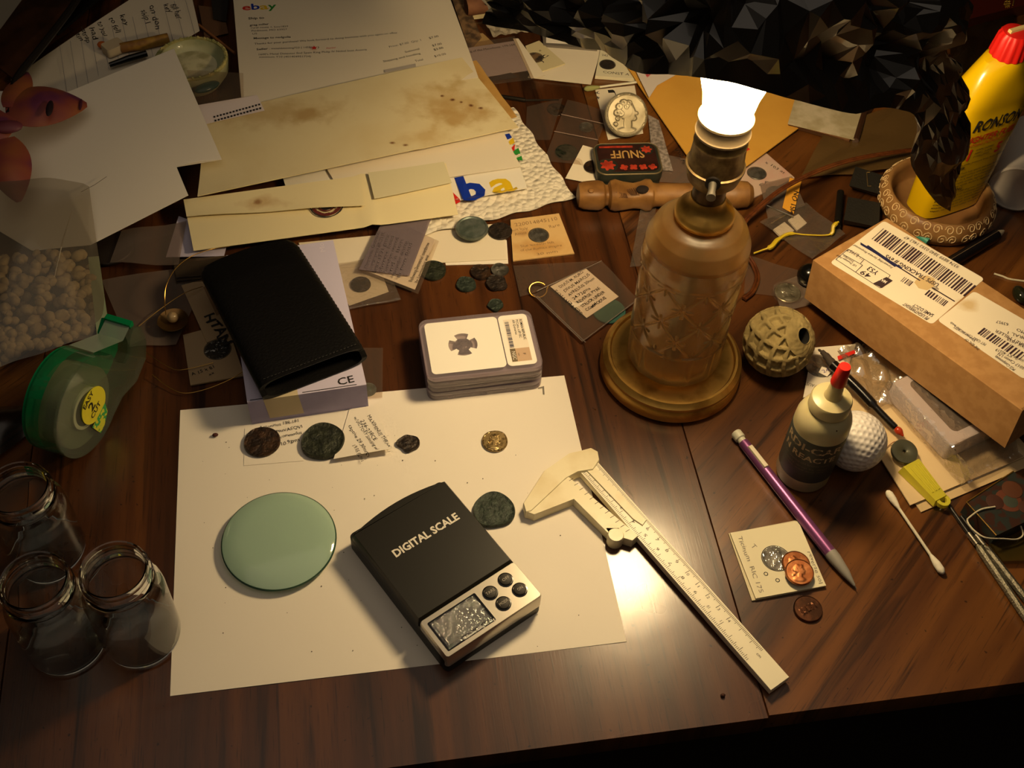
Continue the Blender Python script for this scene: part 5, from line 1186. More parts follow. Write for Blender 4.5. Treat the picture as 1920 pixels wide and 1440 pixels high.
def bar(ax_, ay, bx_, by_, dx, dy, n_, seed, wmin=.8):
    """barcode between two pixel rails on the box top"""
    r = random.Random(seed); t = 0
    while t < 1:
        w = r.choice([.4, .7, 1.1])/n_; p = [(ax_+(bx_-ax_)*t, ay+(by_-ay)*t), (ax_+(bx_-ax_)*(t+w), ay+(by_-ay)*(t+w))]
        bars.append((onbox([p[0], p[1], (p[1][0]+dx, p[1][1]+dy), (p[0][0]+dx, p[0][1]+dy)], .04), [(0, 1, 2, 3)])); t += w+r.choice([.4, .7, 1.0])/n_
bar(1656, 429, 1829, 536, -22, 20, 60, 3); part('barcode', join(*bars), mat('barcode_brown', '38242A', .6), bxo, smooth=False); bars = []
bar(1696, 520, 1712, 529, -8, 8, 6, 4); bar(1742, 544, 1778, 566, -9, 9, 14, 5); part('barcode', join(*bars), mat('barcode_brown', '38242A', .6), bxo, smooth=False); bars = []
bar(1845, 615, 1925, 665, -13, 11, 26, 6); part('barcode', join(*bars), mat('barcode_brown', '38242A', .6), bxo, smooth=False)
LINK = mat('label_ink', '3A2A2C', .6)
letters(bxo, LINK, [T('9374 8899 3840 0393 1463 47', 1800, 500, 1699, 443, h=.36), T('USPS TRACKING # eVS', 1762, 534, 1663, 478, h=.42, bold=.02), T('Forwarding Service Requested', 1675, 502, 1602, 459, h=.24, shear=.2), T('Y53', 1649, 511, 1631, 500, h=.5, bold=.015), T('49', 1635, 517, 1618, 507, h=.5, bold=.01), T('63957', 1612, 478, 1591, 467, h=.34), T('11-7', 1620, 486, 1608, 479, h=.25), T('US Postage Paid', 1607, 499, 1571, 478, h=.22), T('Stamps', 1602, 491, 1582, 479, h=.22), T('PE LIGHTWEIGHT', 1743, 597, 1697, 568, h=.36, bold=.01), T('SAME DZCY', 1752, 591, 1714, 570, h=.36, bold=.01), T('USPS', 1761, 543, 1753, 537, h=.4, bold=.01)], plane=topn, eps=.045)
letters(bxo, LINK, [T('63957', 1891, 607, 1868, 601, h=.3), T('MO', 1924, 624, 1908, 616, h=.3), T('GREY MILLER', 1925, 648, 1868, 618, h=.32), T('RURAL 1', 1935, 636, 1890, 622, h=.3), T('PO BOX 1839', 1945, 660, 1890, 634, h=.3), T('PGS Components', 1905, 693, 1868, 667, h=.3), T('5017 Caven LN', 1922, 690, 1873, 662, h=.3), T('Louisville KY 40219', 1930, 680, 1868, 654, h=.3), T('THE SEAL OF', 1838, 655, 1812, 635, h=.26), T('PET CARE CERTIFICATES', 1850, 646, 1790, 612, h=.26), T('Visit us on the web', 1830, 640, 1784, 604, h=.24)], plane=topn, eps=.045)
boxpatch('print_block', [(1662, 520), (1674, 527), (1653, 541), (1637, 532)], LINK, .04)
letters(bxo, PAPER, [T('MAX', 1664, 529, 1650, 521, h=.3, bold=.02)], plane=topn, eps=.055)
def rule(a, b, w=.05, dz=.042): 
    A, B = hit_plane(*a, topn)+e3*dz, hit_plane(*b, topn)+e3*dz; s_ = np.cross(e3, (B-A)/np.linalg.norm(B-A))*w/2; return [tuple(A-s_), tuple(B-s_), tuple(B+s_), tuple(A+s_)], [(0, 1, 2, 3)]
part('ruled_frame', join(rule((1590, 468), (1669, 517)), rule((1567, 487), (1590, 468)), rule((1567, 487), (1650, 541)), rule((1669, 517), (1650, 541)), rule((1580, 477), (1617, 498)), rule((1617, 498), (1604, 511)), rule((1620, 487), (1613, 495)), rule((1613, 456), (1725, 527), .12), rule((1747, 540), (1790, 566), .12)), LINK, bxo, smooth=False)
part('pen_stroke', join(rule((1614, 458), (1690, 504), .22, .046), rule((1625, 462), (1680, 500), .3, .047)), mat('blue_pen', '22244E', .5), bxo, smooth=False, label='blue pen stroke')

# envelopes, device, keyring light and tools at the right edge
solo('tan_envelope', 'tan envelope under the golf ball and yellow key light', 'envelope', grid(quadfn([(1545, 690, .26), (1745, 620, .26), (1925, 855, .3), (1707, 947, .3)]), 2, 2, .10), mat('tan_envelope_paper', 'CDB48A', .85))
solo('tan_envelope', 'second tan envelope, lower one peeking out under the first', 'envelope', grid(quadfn([(1560, 720, .12), (1750, 640, .12), (1950, 865, .12), (1727, 960, .12)]), 2, 2, .08), mat('tan_envelope_paper2', 'BFA67C', .85))
hk = holder('white coin card with large grey coin window under the clay ball', [(1524, 652), (1605, 645), (1572, 742), (1506, 745)], .42, (1536, 686), 1.05, mat('white_card_cool', 'CFC6B4', .8), SILVD, seed=71)
letters(hk, INK, [T('KFAUST', 1536, 724, 1509, 715, h=.3, hand=.05), T('I I I', 1512, 705, 1508, 685, h=.3)], z=.425, name='handwriting')
solo('number_slip', 'tiny white slip with pen number on the coin window', 'slip', grid(quadfn([(1541, 687, .54), (1561, 694, .54), (1551, 706, .54), (1535, 698, .54)]), 1, 1, .02), PAPER)
letters(bpy.data.objects['number_slip'], mat('violet_pen', '5A4A7A', .7), [T('24', 1544, 700, 1556, 695, h=.3, hand=.05)], z=.545)
cb_ = solo('crinkled_bag', 'crinkled clear bag with a red seal stripe under the parcel box', 'bag', grid(lambda u_, v_: quadfn([(1568, 655, .4), (1640, 640, .5), (1735, 735, .6), (1625, 775, .45)])(u_, v_)+np.array([0, 0, .40*abs(math.sin(9*u_+5*v_))*abs(math.sin(8*v_-4*u_))+.1*math.sin(23*u_*v_)]), 40, 40), film('crinkled_bag_film', 'F4EEE6', haze=.12, hazecol='C8BCA8', gloss=.7, rough=.14, bump=1.0, bscale=90), angle=.25)
sheet('seal_stripe', 0, 0, [(1570, 668, .62), (1605, 655, .64), (1604, 662, .64), (1572, 675, .62)], RED, .01, parent=cb_)
br = root('fine_brush', 'slim black brush with red tipped handle leaning over the envelope', 'brush', P(1620, 745, .5))
part('handle', tube(smooth_path([P(1562, 684, 1.5), P(1582, 703, 1.5), P(1610, 730, 1.4), P(1640, 762, 1.25), P(1664, 787, 1.1), P(1680, 803, 1.0)]), [.40]*8+[.36]*16+[.25]*16+[.17], 14), mat('black_lacquer', '0E0C0B', .2), br)
part('bristles', tube(smooth_path([P(1534, 655, 1.3), P(1546, 664, 1.45), P(1563, 685, 1.5)], 6), [.03]+[.10]*3+[.2]*3+[.27]*3+[.33]*3, 12), mat('dark_bristle', '3A3028', .8), br)
part('handle_tip', tube(smooth_path([P(1678, 801, 1.0), P(1686, 809, .98), P(1694, 818, .95)], 5), [.13, .18, .24, .27, .28, .27, .25, .2, .14, .10, .04], 14), mat('red_lacquer', 'A83418', .2), br, label='red tip')
# white device in a clear wrap
DA, DB = P(1672, 716, 1.95), P(1784, 838, 1.95); dv_ = (DB-DA)/np.linalg.norm(DB-DA); dw = np.array([dv_[1], -dv_[0], 0]); dw = dw if dw[0]*1 > 0 else -dw
dw = P(1838, 815, 1.95)-DB; dw = dw-dv_*np.dot(dw, dv_); dw /= np.linalg.norm(dw)
dl = np.linalg.norm(DB-DA)
dvx = root('white_device', 'white plastic device with grey window in clear wrap under the parcel', 'device', (DA[0], DA[1], .35), math.atan2(dv_[1], dv_[0]))
sgn = 1 if np.cross(dv_, dw)[2] > 0 else -1
def drect(x0, x1, y0, y1, r): 
    return [(x, y*sgn) for x, y in rrect(x0, x1, y0, y1, r)]
WPL = mat('white_device_plastic', 'E0D8DC', .35)
DWD = 5.2
part('housing', prism(drect(0, dl, 0, DWD, .35), 0, 1.58, .15), WPL, dvx, local=True)
ringo = drect(0.15, dl-.15, .15, DWD-.15, .3); ringi = drect(.6, dl-.85, 1.0, DWD-.6, .45)
part('bezel', ringface(ringi, ringo, 1.3, 1.60), WPL, dvx, local=True, smooth=False)
part('window', prism(drect(.6, dl-.85, 1.0, DWD-.6, .45), 1.40, 1.59), mat('grey_window', '6A625E', .25), dvx, local=True)
CLW = film('clear_wrap', 'F6F2EE', haze=.06, gloss=.6, rough=.13, bump=1.0, bscale=120)
def wrapf(u_, v_):
    x = -.25+(dl+2.6)*u_; y = -.5+(DWD+.6)*v_; z = 1.68 if (0 <= x <= dl+.05 and y >= -.02) else .2
    k = max(0, x-dl)/2.4; z = 1.68*(1-min(1, k*1.3))+.12 if x > dl else z
    if y < 0: z = 1.68*(1+y/.5*.85)
    return np.array([x, y*sgn, z+.05*math.sin(9*x+3*y)*math.sin(5*y-2*x)])
part('clear_wrap', grid(wrapf, 60, 36), CLW, dvx, local=True, angle=.5)
# yellow key light
ka, kb = P(1706, 872, .75), P(1765, 938, .65); kd = (kb-ka)/np.linalg.norm(kb-ka); ks = np.array([-kd[1], kd[0], 0])
YT = mat('clear_yellow_plastic', 'F4EA50', .10, trans=.5, ior=1.35)
kl = root('key_light', 'translucent yellow plastic key light with dark round end disc', 'key light', (ka[0], ka[1], .32))
L_ = np.linalg.norm(kb-ka)
def kp(t, s, z): q = ka+kd*t+ks*s; return (q[0], q[1], z)
part('yellow_body', hexa([kp(-.1, -.85, .35), kp(L_, -.62, .32), kp(L_, .62, .32), kp(-.1, .85, .35)], [kp(0, -.72, 1.05), kp(L_-.1, -.5, .8), kp(L_-.1, .5, .8), kp(0, .72, 1.05)]), YT, kl, angle=.3)
for s in (-.3, .1, .45): part('moulded_rib', tube([kp(.3, s, 1.03), kp(L_-.7, s*.8, .86)], .07, 6), YT, kl)
part('end_loop', ring_y(.001, .3, -.3, .3, (0, 0)) and xform(lathe([(.25, 0), (.5, 0), (.5, .35), (.25, .35)], 24, closed=True), kp(L_+.05, .1, .38)), YT, kl)
kc = P(1696, 845, 1.0)
part('end_disc', xform(lathe([(.1, 0), (.92, 0), (.95, .1), (.92, .28), (.75, .30), (.2, .27), (.12, .2)], 36, closed=True), (kc[0], kc[1], .75), rx=.18), mat('dark_green_grey_disc', '4A4A3A', .4, .3), kl, label='dark disc with small centre hole')
solo('loose_thread', 'thin reddish thread curling from the key light disc', 'thread', tube(smooth_path([P(1686, 832, .8), P(1678, 828, .5), P(1668, 834, .4), P(1660, 842, .38)]), .03, 5), mat('rust_thread', '8A5A3C', .7))
# patterned box, wire, tools
pb = [P(1812, 942, 1.5), P(1868, 1004, 1.5), P(1992, 945, 1.5), P(1900, 884, 1.5)]
pbx = root('patterned_box', 'small dark lacquered box with red and green paisley pattern at the right edge', 'box', np.mean(pb, 0)*[1, 1, 0])
part('box_body', hexa([p*[1, 1, 0]+[0, 0, .25] for p in pb], pb), mat('paisley', '38221A', .35, col2='2A2E2A', scale=140, detail=3, mix=(.45, .5)), pbx, angle=.3)
pcn = np.mean(pb, 0)
for k, (dx, dy, a, m_) in enumerate(((0, .2, .9, '5E3220'), (.1, .1, .5, '3A4036'), (-1.0, .2, .6, '40241A'), (.6, 1.0, .7, '54301C'), (.9, -.5, .5, '46281A'))):
    part('painted_petal', xform(polydisc(a, 0, .02, 20), (pcn[0]+dx, pcn[1]+dy, 1.5+.01*k), rz=k), mat('paint_'+m_, m_, .5), pbx)
part('gold_edge', tube([pb[3]+[0, 0, .02], pb[0]+[0, 0, .02], pb[1]+[0, 0, .02]], .05, 6), mat('dull_gold_edge', '8A6A2E', .4, .7), pbx)
sheet('clear_case', 'clear yellowish plastic case in front of the patterned box', 'case', [(1856, 1016, .5), (1940, 990, .5), (1960, 1050, .5), (1880, 1052, .5)], film('yellow_case', 'D8CC9A', haze=.2, hazecol='6E5E2E', gloss=.3, rough=.1), .4)
solo('twist_wire', 'bent white wire lying over the patterned box', 'wire', tube(smooth_path([P(1866, 950, 1.62), P(1840, 955, 1.62), P(1820, 968, 1.5), P(1814, 977, 1.3), P(1826, 994, 1.4), P(1848, 1008, 1.5), P(1880, 1010, 1.2), P(1906, 1011, .9), P(1918, 1003, .9), P(1914, 986, 1.2)]), .055, 6), mat('white_wire', 'C8BFA4', .5))
def tool(label, a, b, c_, e_):
    o = root('precision_screwdriver', label, 'screwdriver', P(*c_, 0), group='precision screwdrivers')
    a, b, c_, e_ = P(*a, .35), P(*b, .38), P(*c_, .4), P(*e_, .4)
    part('shaft', tube([a, b], .13, 10), mat('black_shaft', '16130F', .4), o)
    part('ferrule', tube([b, c_], .2, 12), mat('bright_steel', 'B0A894', .25, .95), o)
    d_ = (e_-c_)/np.linalg.norm(e_-c_)
    part('grip', tube([c_, c_+d_*.15, c_+d_*.3, e_], [.14, .16, .27, .27], 8), mat('knurled_steel', '8C8674', .4, .9, bump=.8, bscale=900), o, angle=.2)
    return o
tool('front steel precision screwdriver with black shaft at the right edge', (1779, 947), (1816, 1000), (1832, 1021), (1935, 1175))
tool('rear steel precision screwdriver beside the patterned box', (1802, 968), (1830, 1004), (1845, 1023), (1945, 1150))

# pen, wire scrap and marker beyond the parcel
pn_ = root('ball_pen', 'black ball pen with pale tip between parcel and carved bowl', 'pen', P(1830, 462, 0))
a, b = P(1770, 500, .5), P(1868, 441, .5); d_ = (b-a)/np.linalg.norm(b-a)
part('pen_barrel', tube([a, b], .5, 18), mat('pen_black', '100E10', .3), pn_); part('pen_tip', tube([b, b+d_*.7, b+d_*.95], [.42, .2, .1], 16), mat('pen_tip_white', 'B4A78E', .5), pn_)
part('pen_seam', tube([a+[0, 0, .5], b+[0, 0, .5]], .03, 5), mat('pen_line', '6A5A48', .4), pn_)
solo('wire_scrap', 'short pale wire scrap on dark wood at the right edge', 'wire', tube(smooth_path([P(1864, 513, .12), P(1880, 518, .1), P(1893, 523, .1), P(1921, 527, .12)]), .08, 6), mat('white_wire', 'C8BFA4', .5))
solo('dark_bead', 'dark glossy bead at the right edge past the parcel', 'bead', sphere(P(1912, 552, .7), .7, 20, 12, (.7, 1.2, .8)), mat('dark_green_glass', '1E2014', .1))
mk = root('small_marker', 'small white stick with teal end poking out behind the parcel', 'marker', P(1725, 440, .3))
part('marker_stick', tube([P(1712, 430, .8), P(1731, 444, .8)], .28, 12), mat('stick_pale', 'A8957A', .6), mk); part('marker_end', tube([P(1722, 440, .85), P(1741, 453, .85)], .32, 12), mat('teal_end', '3A8A78', .5), mk)

# carved bowl and lighter fluid bottle
wc = P(1757, 372, 1.4); wr = np.linalg.norm(P(1862, 372, 1.3)-P(1650, 372, 1.3))/2
WOODB = mat('carved_tan_wood', '8C683C', .45, col2='785430', scale=30, bump=.1)
bw = root('carved_bowl', 'round carved tan wood bowl with pale scroll pattern around its rim', 'bowl', (wc[0], wc[1], 0))
BWC = (wc[0], wc[1], 0)
bwb = part('bowl_body', lathe([(wr*.78, .02), (wr*.93, .3), (wr, 1.1), (wr*.99, 1.6), (wr*.93, 2.15), (wr*.88, 2.4), (wr*.83, 2.3), (wr*.79, 1.8), (wr*.76, .6), (wr*.73, .45), (.01, .45)], 96, BWC), WOODB, bw, angle=1.2)
prof = [(wr*.955, .55), (wr, 1.1), (wr*.99, 1.6), (wr*.93, 2.15), (wr*.86, 2.4)]
def onrim(a, s):
    s = max(0, min(3.999, s*4)); k = int(s); f = s-k; r = prof[k][0]*(1-f)+prof[k+1][0]*f+.012; z = prof[k][1]*(1-f)+prof[k+1][1]*f+.012
    return np.array([wc[0]+r*math.cos(a), wc[1]+r*math.sin(a), z])
scr = []; sr = random.Random(9)
for k in range(30):
    a0 = 2*math.pi*k/30+sr.uniform(-.04, .04)
    for s0, q in ((.30, .25), (.72, .22)):
        a1 = a0+(.1 if s0 > .5 else 0); dr_ = 1 if (k+int(s0*2)) % 2 else -1
        scr.append(tube([onrim(a1+dr_*.085*(1-t*.75)*math.cos(t*8.5), s0+q*(1-t*.75)*math.sin(t*8.5)) for t in np.linspace(0, 1, 14)], .045, 4))
tag(part('scroll_pattern', join(*scr), mat('pale_incised', 'C9AE80', .7), bw), kind='stuff')
rb_ = P(1790, 352, .5); rb_ = np.array([63.15, 36.25, .5]); RZ = math.radians(17)
RY = mat('yellow_bottle', 'D2AC08', .25, coat=.3)
rt = root('lighter_fluid_bottle', 'yellow lighter fluid bottle with red cap standing in the carved bowl', 'bottle', (rb_[0], rb_[1], .48), RZ)
def sup(w, t, n=48, e=.55): return [(w*math.copysign(abs(math.cos(a))**e, math.cos(a)), t*math.copysign(abs(math.sin(a))**e, math.sin(a))) for a in np.linspace(0, 2*math.pi, n, endpoint=False)]
lv = [(0, 2.75, 1.35), (.2, 2.95, 1.5), (4, 3.05, 1.6), (8, 3.1, 1.65), (10.2, 3.1, 1.65), (10.6, 2.95, 1.55), (11.2, 3.02, 1.6), (12.4, 2.8, 1.55), (13.8, 2.2, 1.45), (14.7, 1.7, 1.35), (15.0, 1.2, 1.2), (15.05, .6, .6)]
V = []; F = []; n = 48
lv = [(z, w*1.10, t*1.05) for z, w, t in lv]
for z, w, t in lv: V += [(x, y, z) for x, y in sup(w, t, n, .55 if z < 12 else .55+.45*(z-12)/2.1)]
for j in range(len(lv)-1): F += [(j*n+i, j*n+(i+1) % n, (j+1)*n+(i+1) % n, (j+1)*n+i) for i in range(n)]
F += [tuple(range(n))[::-1], tuple(range((len(lv)-1)*n, len(lv)*n))]
rbod = part('bottle_body', (V, F), RY, rt, local=True, angle=.5)
cap = []
for z, r in ((14.9, 1.28), (15.0, 1.36), (16.6, 1.18), (16.9, 1.0), (17.0, .5)):
    cap.append([(r*(1+.035*math.cos(14*a)*(z < 16.7))*math.cos(a), r*(1+.035*math.cos(14*a)*(z < 16.7))*math.sin(a), z) for a in np.linspace(0, 2*math.pi, 84, endpoint=False)])
V = [p for r in cap for p in r]; F = [(j*84+i, j*84+(i+1) % 84, (j+1)*84+(i+1) % 84, (j+1)*84+i) for j in range(4) for i in range(84)]+[tuple(range(4*84, 5*84))]
cpo = part('cap', (V, F), mat('red_ribbed_cap', 'C41A14', .4), rt, local=True, label='red ribbed cap')
part('spout', join(box(-.75, .95, -.17, .17, 16.95, 17.2, .05)), mat('ivory_spout', 'C8B078', .5), rt, local=True, label='ivory flip spout')
rM = np.array(_matrix(rt))
def rw(x, y, z): p = rM[:3, :3]@np.array([x, y, z])+rM[:3, 3]/CM; p[2] -= TABLE_Z; return p
fn = rM[:3, :3]@np.array([0, -1., 0]); fpl = (rw(0, -3, 0), fn)
def rl_(s, x0, x1, z, h, dz=0., **k): return (s, tuple(rw(x0, -3, z)), tuple(rw(x1, -3, z+dz)), dict(h=h, **k))
letters(rt, INK, [rl_('RONSON', -2.3, 2.7, 9.35, 1.05, bold=.02, shear=.25)], plane=fpl, target=rbod, lift=0.5, eps=.05)
letters(rt, RED, [rl_('LIGHTER FUEL', -2.6, 2.5, 8.25, .62, bold=.02, shear=.2), rl_('CONTAINS PETROLEUM', -2.7, 1.8, 7.8, .28), rl_('5', 1.15, 1.75, 6.4, 1.0, bold=.03)], plane=fpl, target=rbod, lift=0.5, eps=.05)
letters(rt, INK, [rl_('DANGER', -2.8, -1.4, 5.45, .32, bold=.02), rl_('EXTREMELY FLAMMABLE', -1.0, .8, 7.2, .2), rl_('HARMFUL OR FATAL', -1.0, .8, 6.85, .2), rl_('IF SWALLOWED', -1.0, .6, 6.5, .2), rl_('WARNING', -2.4, -.6, 3.05, .3, bold=.02)]+[rl_(s, -2.8, 2.6-.2*(k % 3), (5.9 if k == 0 else 5.3)-.36*k-(.35 if k > 5 else 0), .19) for k, s in enumerate(('contents under pressure keep from children', 'keep away from heat sparks and open flame', 'avoid prolonged contact with skin or eyes', 'use only in a well ventilated place', 'do not refill while lighter is hot', 'wipe away spills before lighting', 'store below 120 degrees fahrenheit', 'do not puncture or incinerate container', 'if swallowed do not induce vomiting', 'call a physician immediately', 'made for use in all wick lighters', 'vapor harmful read other warnings'))], plane=fpl, target=rbod, lift=0.5, eps=.05)
A_, B_, C_, D_ = rw(-2.75, -3, 6.3), rw(-1.4, -3, 6.3), rw(-1.4, -3, 7.5), rw(-2.75, -3, 7.5)
t_ = bvh_of(rbod); sq_ = []
for p in (A_, B_, C_, D_):
    h_ = t_.ray_cast(Vector(p+fn*.5), Vector(-fn), 8); sq_.append(tuple(np.array(h_[0])+fn*.025))
part('hazard_square', (sq_, [(0, 1, 2, 3)]), RED, rt, smooth=False)
fm = [(-2.3, 6.55), (-2.07, 6.5), (-1.85, 6.55), (-1.8, 6.8), (-1.97, 7.0), (-2.0, 7.3), (-2.2, 7.0), (-2.35, 6.8)]
fv = []
for x, z in fm:
    h_ = t_.ray_cast(Vector(rw(x, -3, z)+fn*.5), Vector(-fn), 8); fv.append(tuple(np.array(h_[0])+fn*.04))
part('hazard_flame', (fv, [tuple(range(8))]), mat('pale_flame_print', 'D8B890', .5), rt, smooth=False)

# white tub lying on its side, right edge
wb = P(1906, 356, 2.3); wd = np.array([.55, .84, 0.]); wd /= np.linalg.norm(wd)
tub = root('white_tub', 'white plastic tub lying on its side at the right edge', 'tub', (wb[0], wb[1], 0))
M3 = Matrix.Translation(Vector(wb)) @ Vector((0, 0, 1)).rotation_difference(Vector(wd)).to_matrix().to_4x4()
def xf4(vf): return [tuple(M3 @ Vector(p)) for p in vf[0]], vf[1]
part('tub_body', xf4(lathe([(.01, .1), (1.9, .1), (2.1, .0), (2.28, .1), (2.3, .4), (2.3, 7.5), (2.0, 8.2), (1.4, 8.4), (.01, 8.4)], 56)), mat('white_tub_plastic', 'B8B0A8', .4), tub)
tb = []
for k in range(16):
    a = 1.75+k*.05; 
    if k % 3 != 1: tb.append(xf4(([(2.315*math.cos(a), 2.315*math.sin(a), .9), (2.315*math.cos(a+.028), 2.315*math.sin(a+.028), .9), (2.315*math.cos(a+.028), 2.315*math.sin(a+.028), 2.4), (2.315*math.cos(a), 2.315*math.sin(a), 2.4)], [(0, 1, 2, 3)])))
part('barcode', join(*tb), INK, tub, smooth=False)
tb = []
for k in range(11):
    z = 3.2+k*.28; tb.append(xf4(([(2.315*math.cos(a), 2.315*math.sin(a), z+dz) for a, dz in ((1.2, 0), (2.5, 0), (2.5, .12), (1.2, .12))], [(0, 1, 2, 3)])))
solo('black_cable', 'thin black cable end at the right edge above the white tub', 'cable', tube(smooth_path([P(1878, 277, .5), P(1900, 270, .5), P(1935, 262, .5)]), .3, 8), BLK)

# ------------------------------------------------------------------ behind the lamp
MANI = stained('manila_paper', 'CC9A40', [], mottled='BA8630', mscale=25, mamt=.4)
mn = sheet('manila_envelope', 'yellow manila envelope lying behind the lamp under the foil', 'envelope', [(1395, 30, .9), (1545, 203, .8), (1335, 362, .55), (1160, 100, .75)], MANI, .10, 14, 14, lambda u_, v_: .12*math.sin(5*u_+3*v_)+.18*math.exp(-((v_-.82)/.06)**2))
part('white_flap', grid(quadfn([(1176, 100, 1.02), (1285, 130, 1.05), (1232, 160, 1.05), (1217, 183, 1.02)]), 3, 3, .03), mat('flap_white', 'CFC4BA', .8), mn, label='white flap with red stamp')
part('red_stamp', ([tuple(P(*p)) for p in ((1196, 118, 1.09), (1232, 128, 1.09), (1214, 146, 1.08))], [(0, 1, 2)]), mat('pink_red_stamp', 'B8404A', .8, col2='D09A94', scale=500, mix=(.45, .55)), mn, smooth=False)
letters(mn, RED, [('E', (1398, 283), (1406, 278), dict(h=.7, bold=.02)), ('I', (1403, 281), (1407, 278), dict(h=.9))], z=.8, target=mn, eps=.03, name='stamp')
letters(mn, INK, [T('S', 1272, 288, 1278, 284, h=.5, hand=.1), T('W', 1274, 298, 1286, 293, h=.5, hand=.1), T('3', 1280, 308, 1288, 304, h=.4, hand=.1)], z=.8, target=mn, eps=.03, name='handwriting')
# snuff tin
TR = math.atan2(45.26-45.6, 5.5)
ta = P(1121, 327, 1.55); tn = root('snuff_tin', 'small red and green tin lettered SNUFF behind the carved wooden handle', 'tin', (34.2, 41.55, .02), -.07)
TINB = mat('tin_dark_green', '2A302A', .4, .3, col2='3A3A30', scale=60); TINR = mat('tin_maroon', '341812', .5, .1, col2='26120C', scale=90); TRED = mat('tin_red', 'B03A22', .5, col2='8A2A1A', scale=200); TGOLD = mat('tin_gold', 'B08A50', .5)
part('tin_base', prism(rrect(0, 5.55, 0, 3.95, .8), 0, .75, .05), TINB, tn, local=True)
part('tin_lid', prism(rrect(-.08, 5.63, -.08, 4.03, .85), .7, 1.5, .15), TINB, tn, local=True)
part('lid_panel', prism(rrect(.25, 5.3, .3, 3.75, .6), 1.5, 1.52), TINR, tn, local=True, smooth=False)
part('lid_rim', tube([(x, y, 1.46) for x, y in rrect(.0, 5.55, .0, 3.95, .8, 6)]+[(5.55, 3.15, 1.46)], .07, 6), mat('tin_worn_edge', '8A7A58', .35, .6), tn, local=True)
tM = np.array(_matrix(tn))
def tw_(x, y, z=1.53): p = tM[:3, :3]@np.array([x, y, z])+tM[:3, 3]/CM; p[2] -= TABLE_Z; return p
part('lettering', text_vf('SNUFF', tw_(4.3, 2.95), tw_(1.35, 2.95), UP, h=.95, bold=.02), TGOLD, tn, smooth=False)
for k in range(4):
    part('scroll_ornament', xform(polydisc(lambda a: .38*(.62+.38*abs(math.cos(2*a))), 1.52, 1.535, 40, 1), (2.3+k*.82, .82, 0), rz=.4+.3*k), TRED, tn, local=True)
part('red_bar', box(.5, 3.4, 3.35, 3.58, 1.52, 1.535), TRED, tn, local=True)
for cx_, cy_, r_ in ((4.55, 3.05, .62), (.95, 1.1, .85)):
    part('medallion', polydisc(r_, 1.52, 1.535, 32, 1, None, (cx_, cy_)), TINB, tn, local=True)
    part('medallion_flower', polydisc(lambda a, r_=r_: r_*(.68+.14*math.cos(7*a)), 1.535, 1.545, 42, 1, None, (cx_, cy_)), TRED, tn, local=True)
# silver portrait medal leaning on the tin
mh = head(1.9/.82, .075, False); mh0 = mh
mh = lambda x, y, q: mh0(x*1.0, y+.12, 0)*(q < .84)+(.09 if (.87 < q < .94 and (math.atan2(y, x)*30/math.pi) % 1 < .6) else 0)
vf = polydisc(1.92, 0, .22, 110, 40, mh)
vf = xform(vf, rx=.80); dz = min(v[2] for v in vf[0]); mp_ = P(1174, 222, 1.9)
solo('silver_medal', 'large silver medal with a portrait in profile leaning on the snuff tin', 'medal', vf, mat('medal_silver', 'A89E84', .48, .6, col2='857B62', scale=50), local=True, loc=(mp_[0], mp_[1]+.2, .80-dz), angle=.9)
# carved wooden handle
wa, wb_ = P(1082, 366, 1.25), P(1412, 364, 1.25); wd_ = (wb_-wa)/np.linalg.norm(wb_-wa); WL = np.linalg.norm(wb_-wa)
hdl = root('carved_wooden_handle', 'carved light wood handle with animal head lying behind the lamp', 'carving', (wa[0]+WL/2, wa[1], .02))
HW = mat('carved_oak', '8E6636', .5, col2='6E4A22', scale=45, detail=6, bump=.15)
pf_ = [(0, .55), (.12, .95), (.5, 1.12), (1.0, 1.18), (1.7, 1.22), (2.1, 1.1), (2.3, .86), (2.5, .84), (2.7, 1.18), (3.1, 1.30), (3.8, 1.22), (4.6, 1.08), (5.2, 1.12), (5.6, 1.3), (6.0, 1.28), (6.2, 1.05), (6.5, .98), (9.0, .98), (12.3, 1.0), (12.6, 1.15), (13.0, 1.2), (14.0, 1.1), (14.4, .75), (14.5, .3)]
sc_ = WL/14.5; side_ = np.array([-wd_[1], wd_[0], 0])
V, F = tube([wa+wd_*x*sc_ for x, r in pf_ for _ in (0,)], [r for x, r in pf_], 28)
V2 = []
for k, p in enumerate(V):
    i = k//28; p = np.array(p); c_ = wa+wd_*pf_[i][0]*sc_; o_ = p-c_
    r_ = pf_[i][1]; x_ = pf_[i][0]
    if x_ < 6.1:                                   # the head end is whittled to a blocky section
        l_ = np.dot(o_, side_)/r_; h_ = o_[2]/r_; e_ = .62
        l_, h_ = math.copysign(abs(l_)**e_, l_), math.copysign(abs(h_)**e_, h_)
        if h_ > .3 and 3.3 < x_ < 5.0: h_ *= .80
        p = wa+wd_*x_*sc_+side_*l_*r_*.93; o_ = np.array([0, 0, h_*r_*.9])
    z = o_[2]; z = z*.95 if z > 0 else max(z, -1.2); V2.append((p[0], p[1], 1.25+z-.0))
hb_ = part('handle_body', (V2, F), HW, hdl, angle=.5)
part('carved_eye', xform(sphere((0, 0, 0), .26, 16, 8, (1, 1, .5)), wa+wd_*.95*sc_+[0, -.55, 1.0]), HW, hdl)
part('drilled_hole_shade', xform(sphere((0, 0, 0), .5, 16, 8, (1.1, .9, .5)), wa+wd_*5.15*sc_+[0, -.45, 1.0]), mat('hole_shade_brown', '1A0E07', .9), hdl)  # solid dark blob paints the shade inside the drilled hole
gm = []
for k in range(7): gm.append(tube([wa+wd_*(2.95+k*.13)*sc_+[0, -.75, 1.02-.03*k], wa+wd_*(3.05+k*.13)*sc_+[0, -1.1, .66]], .03, 4))
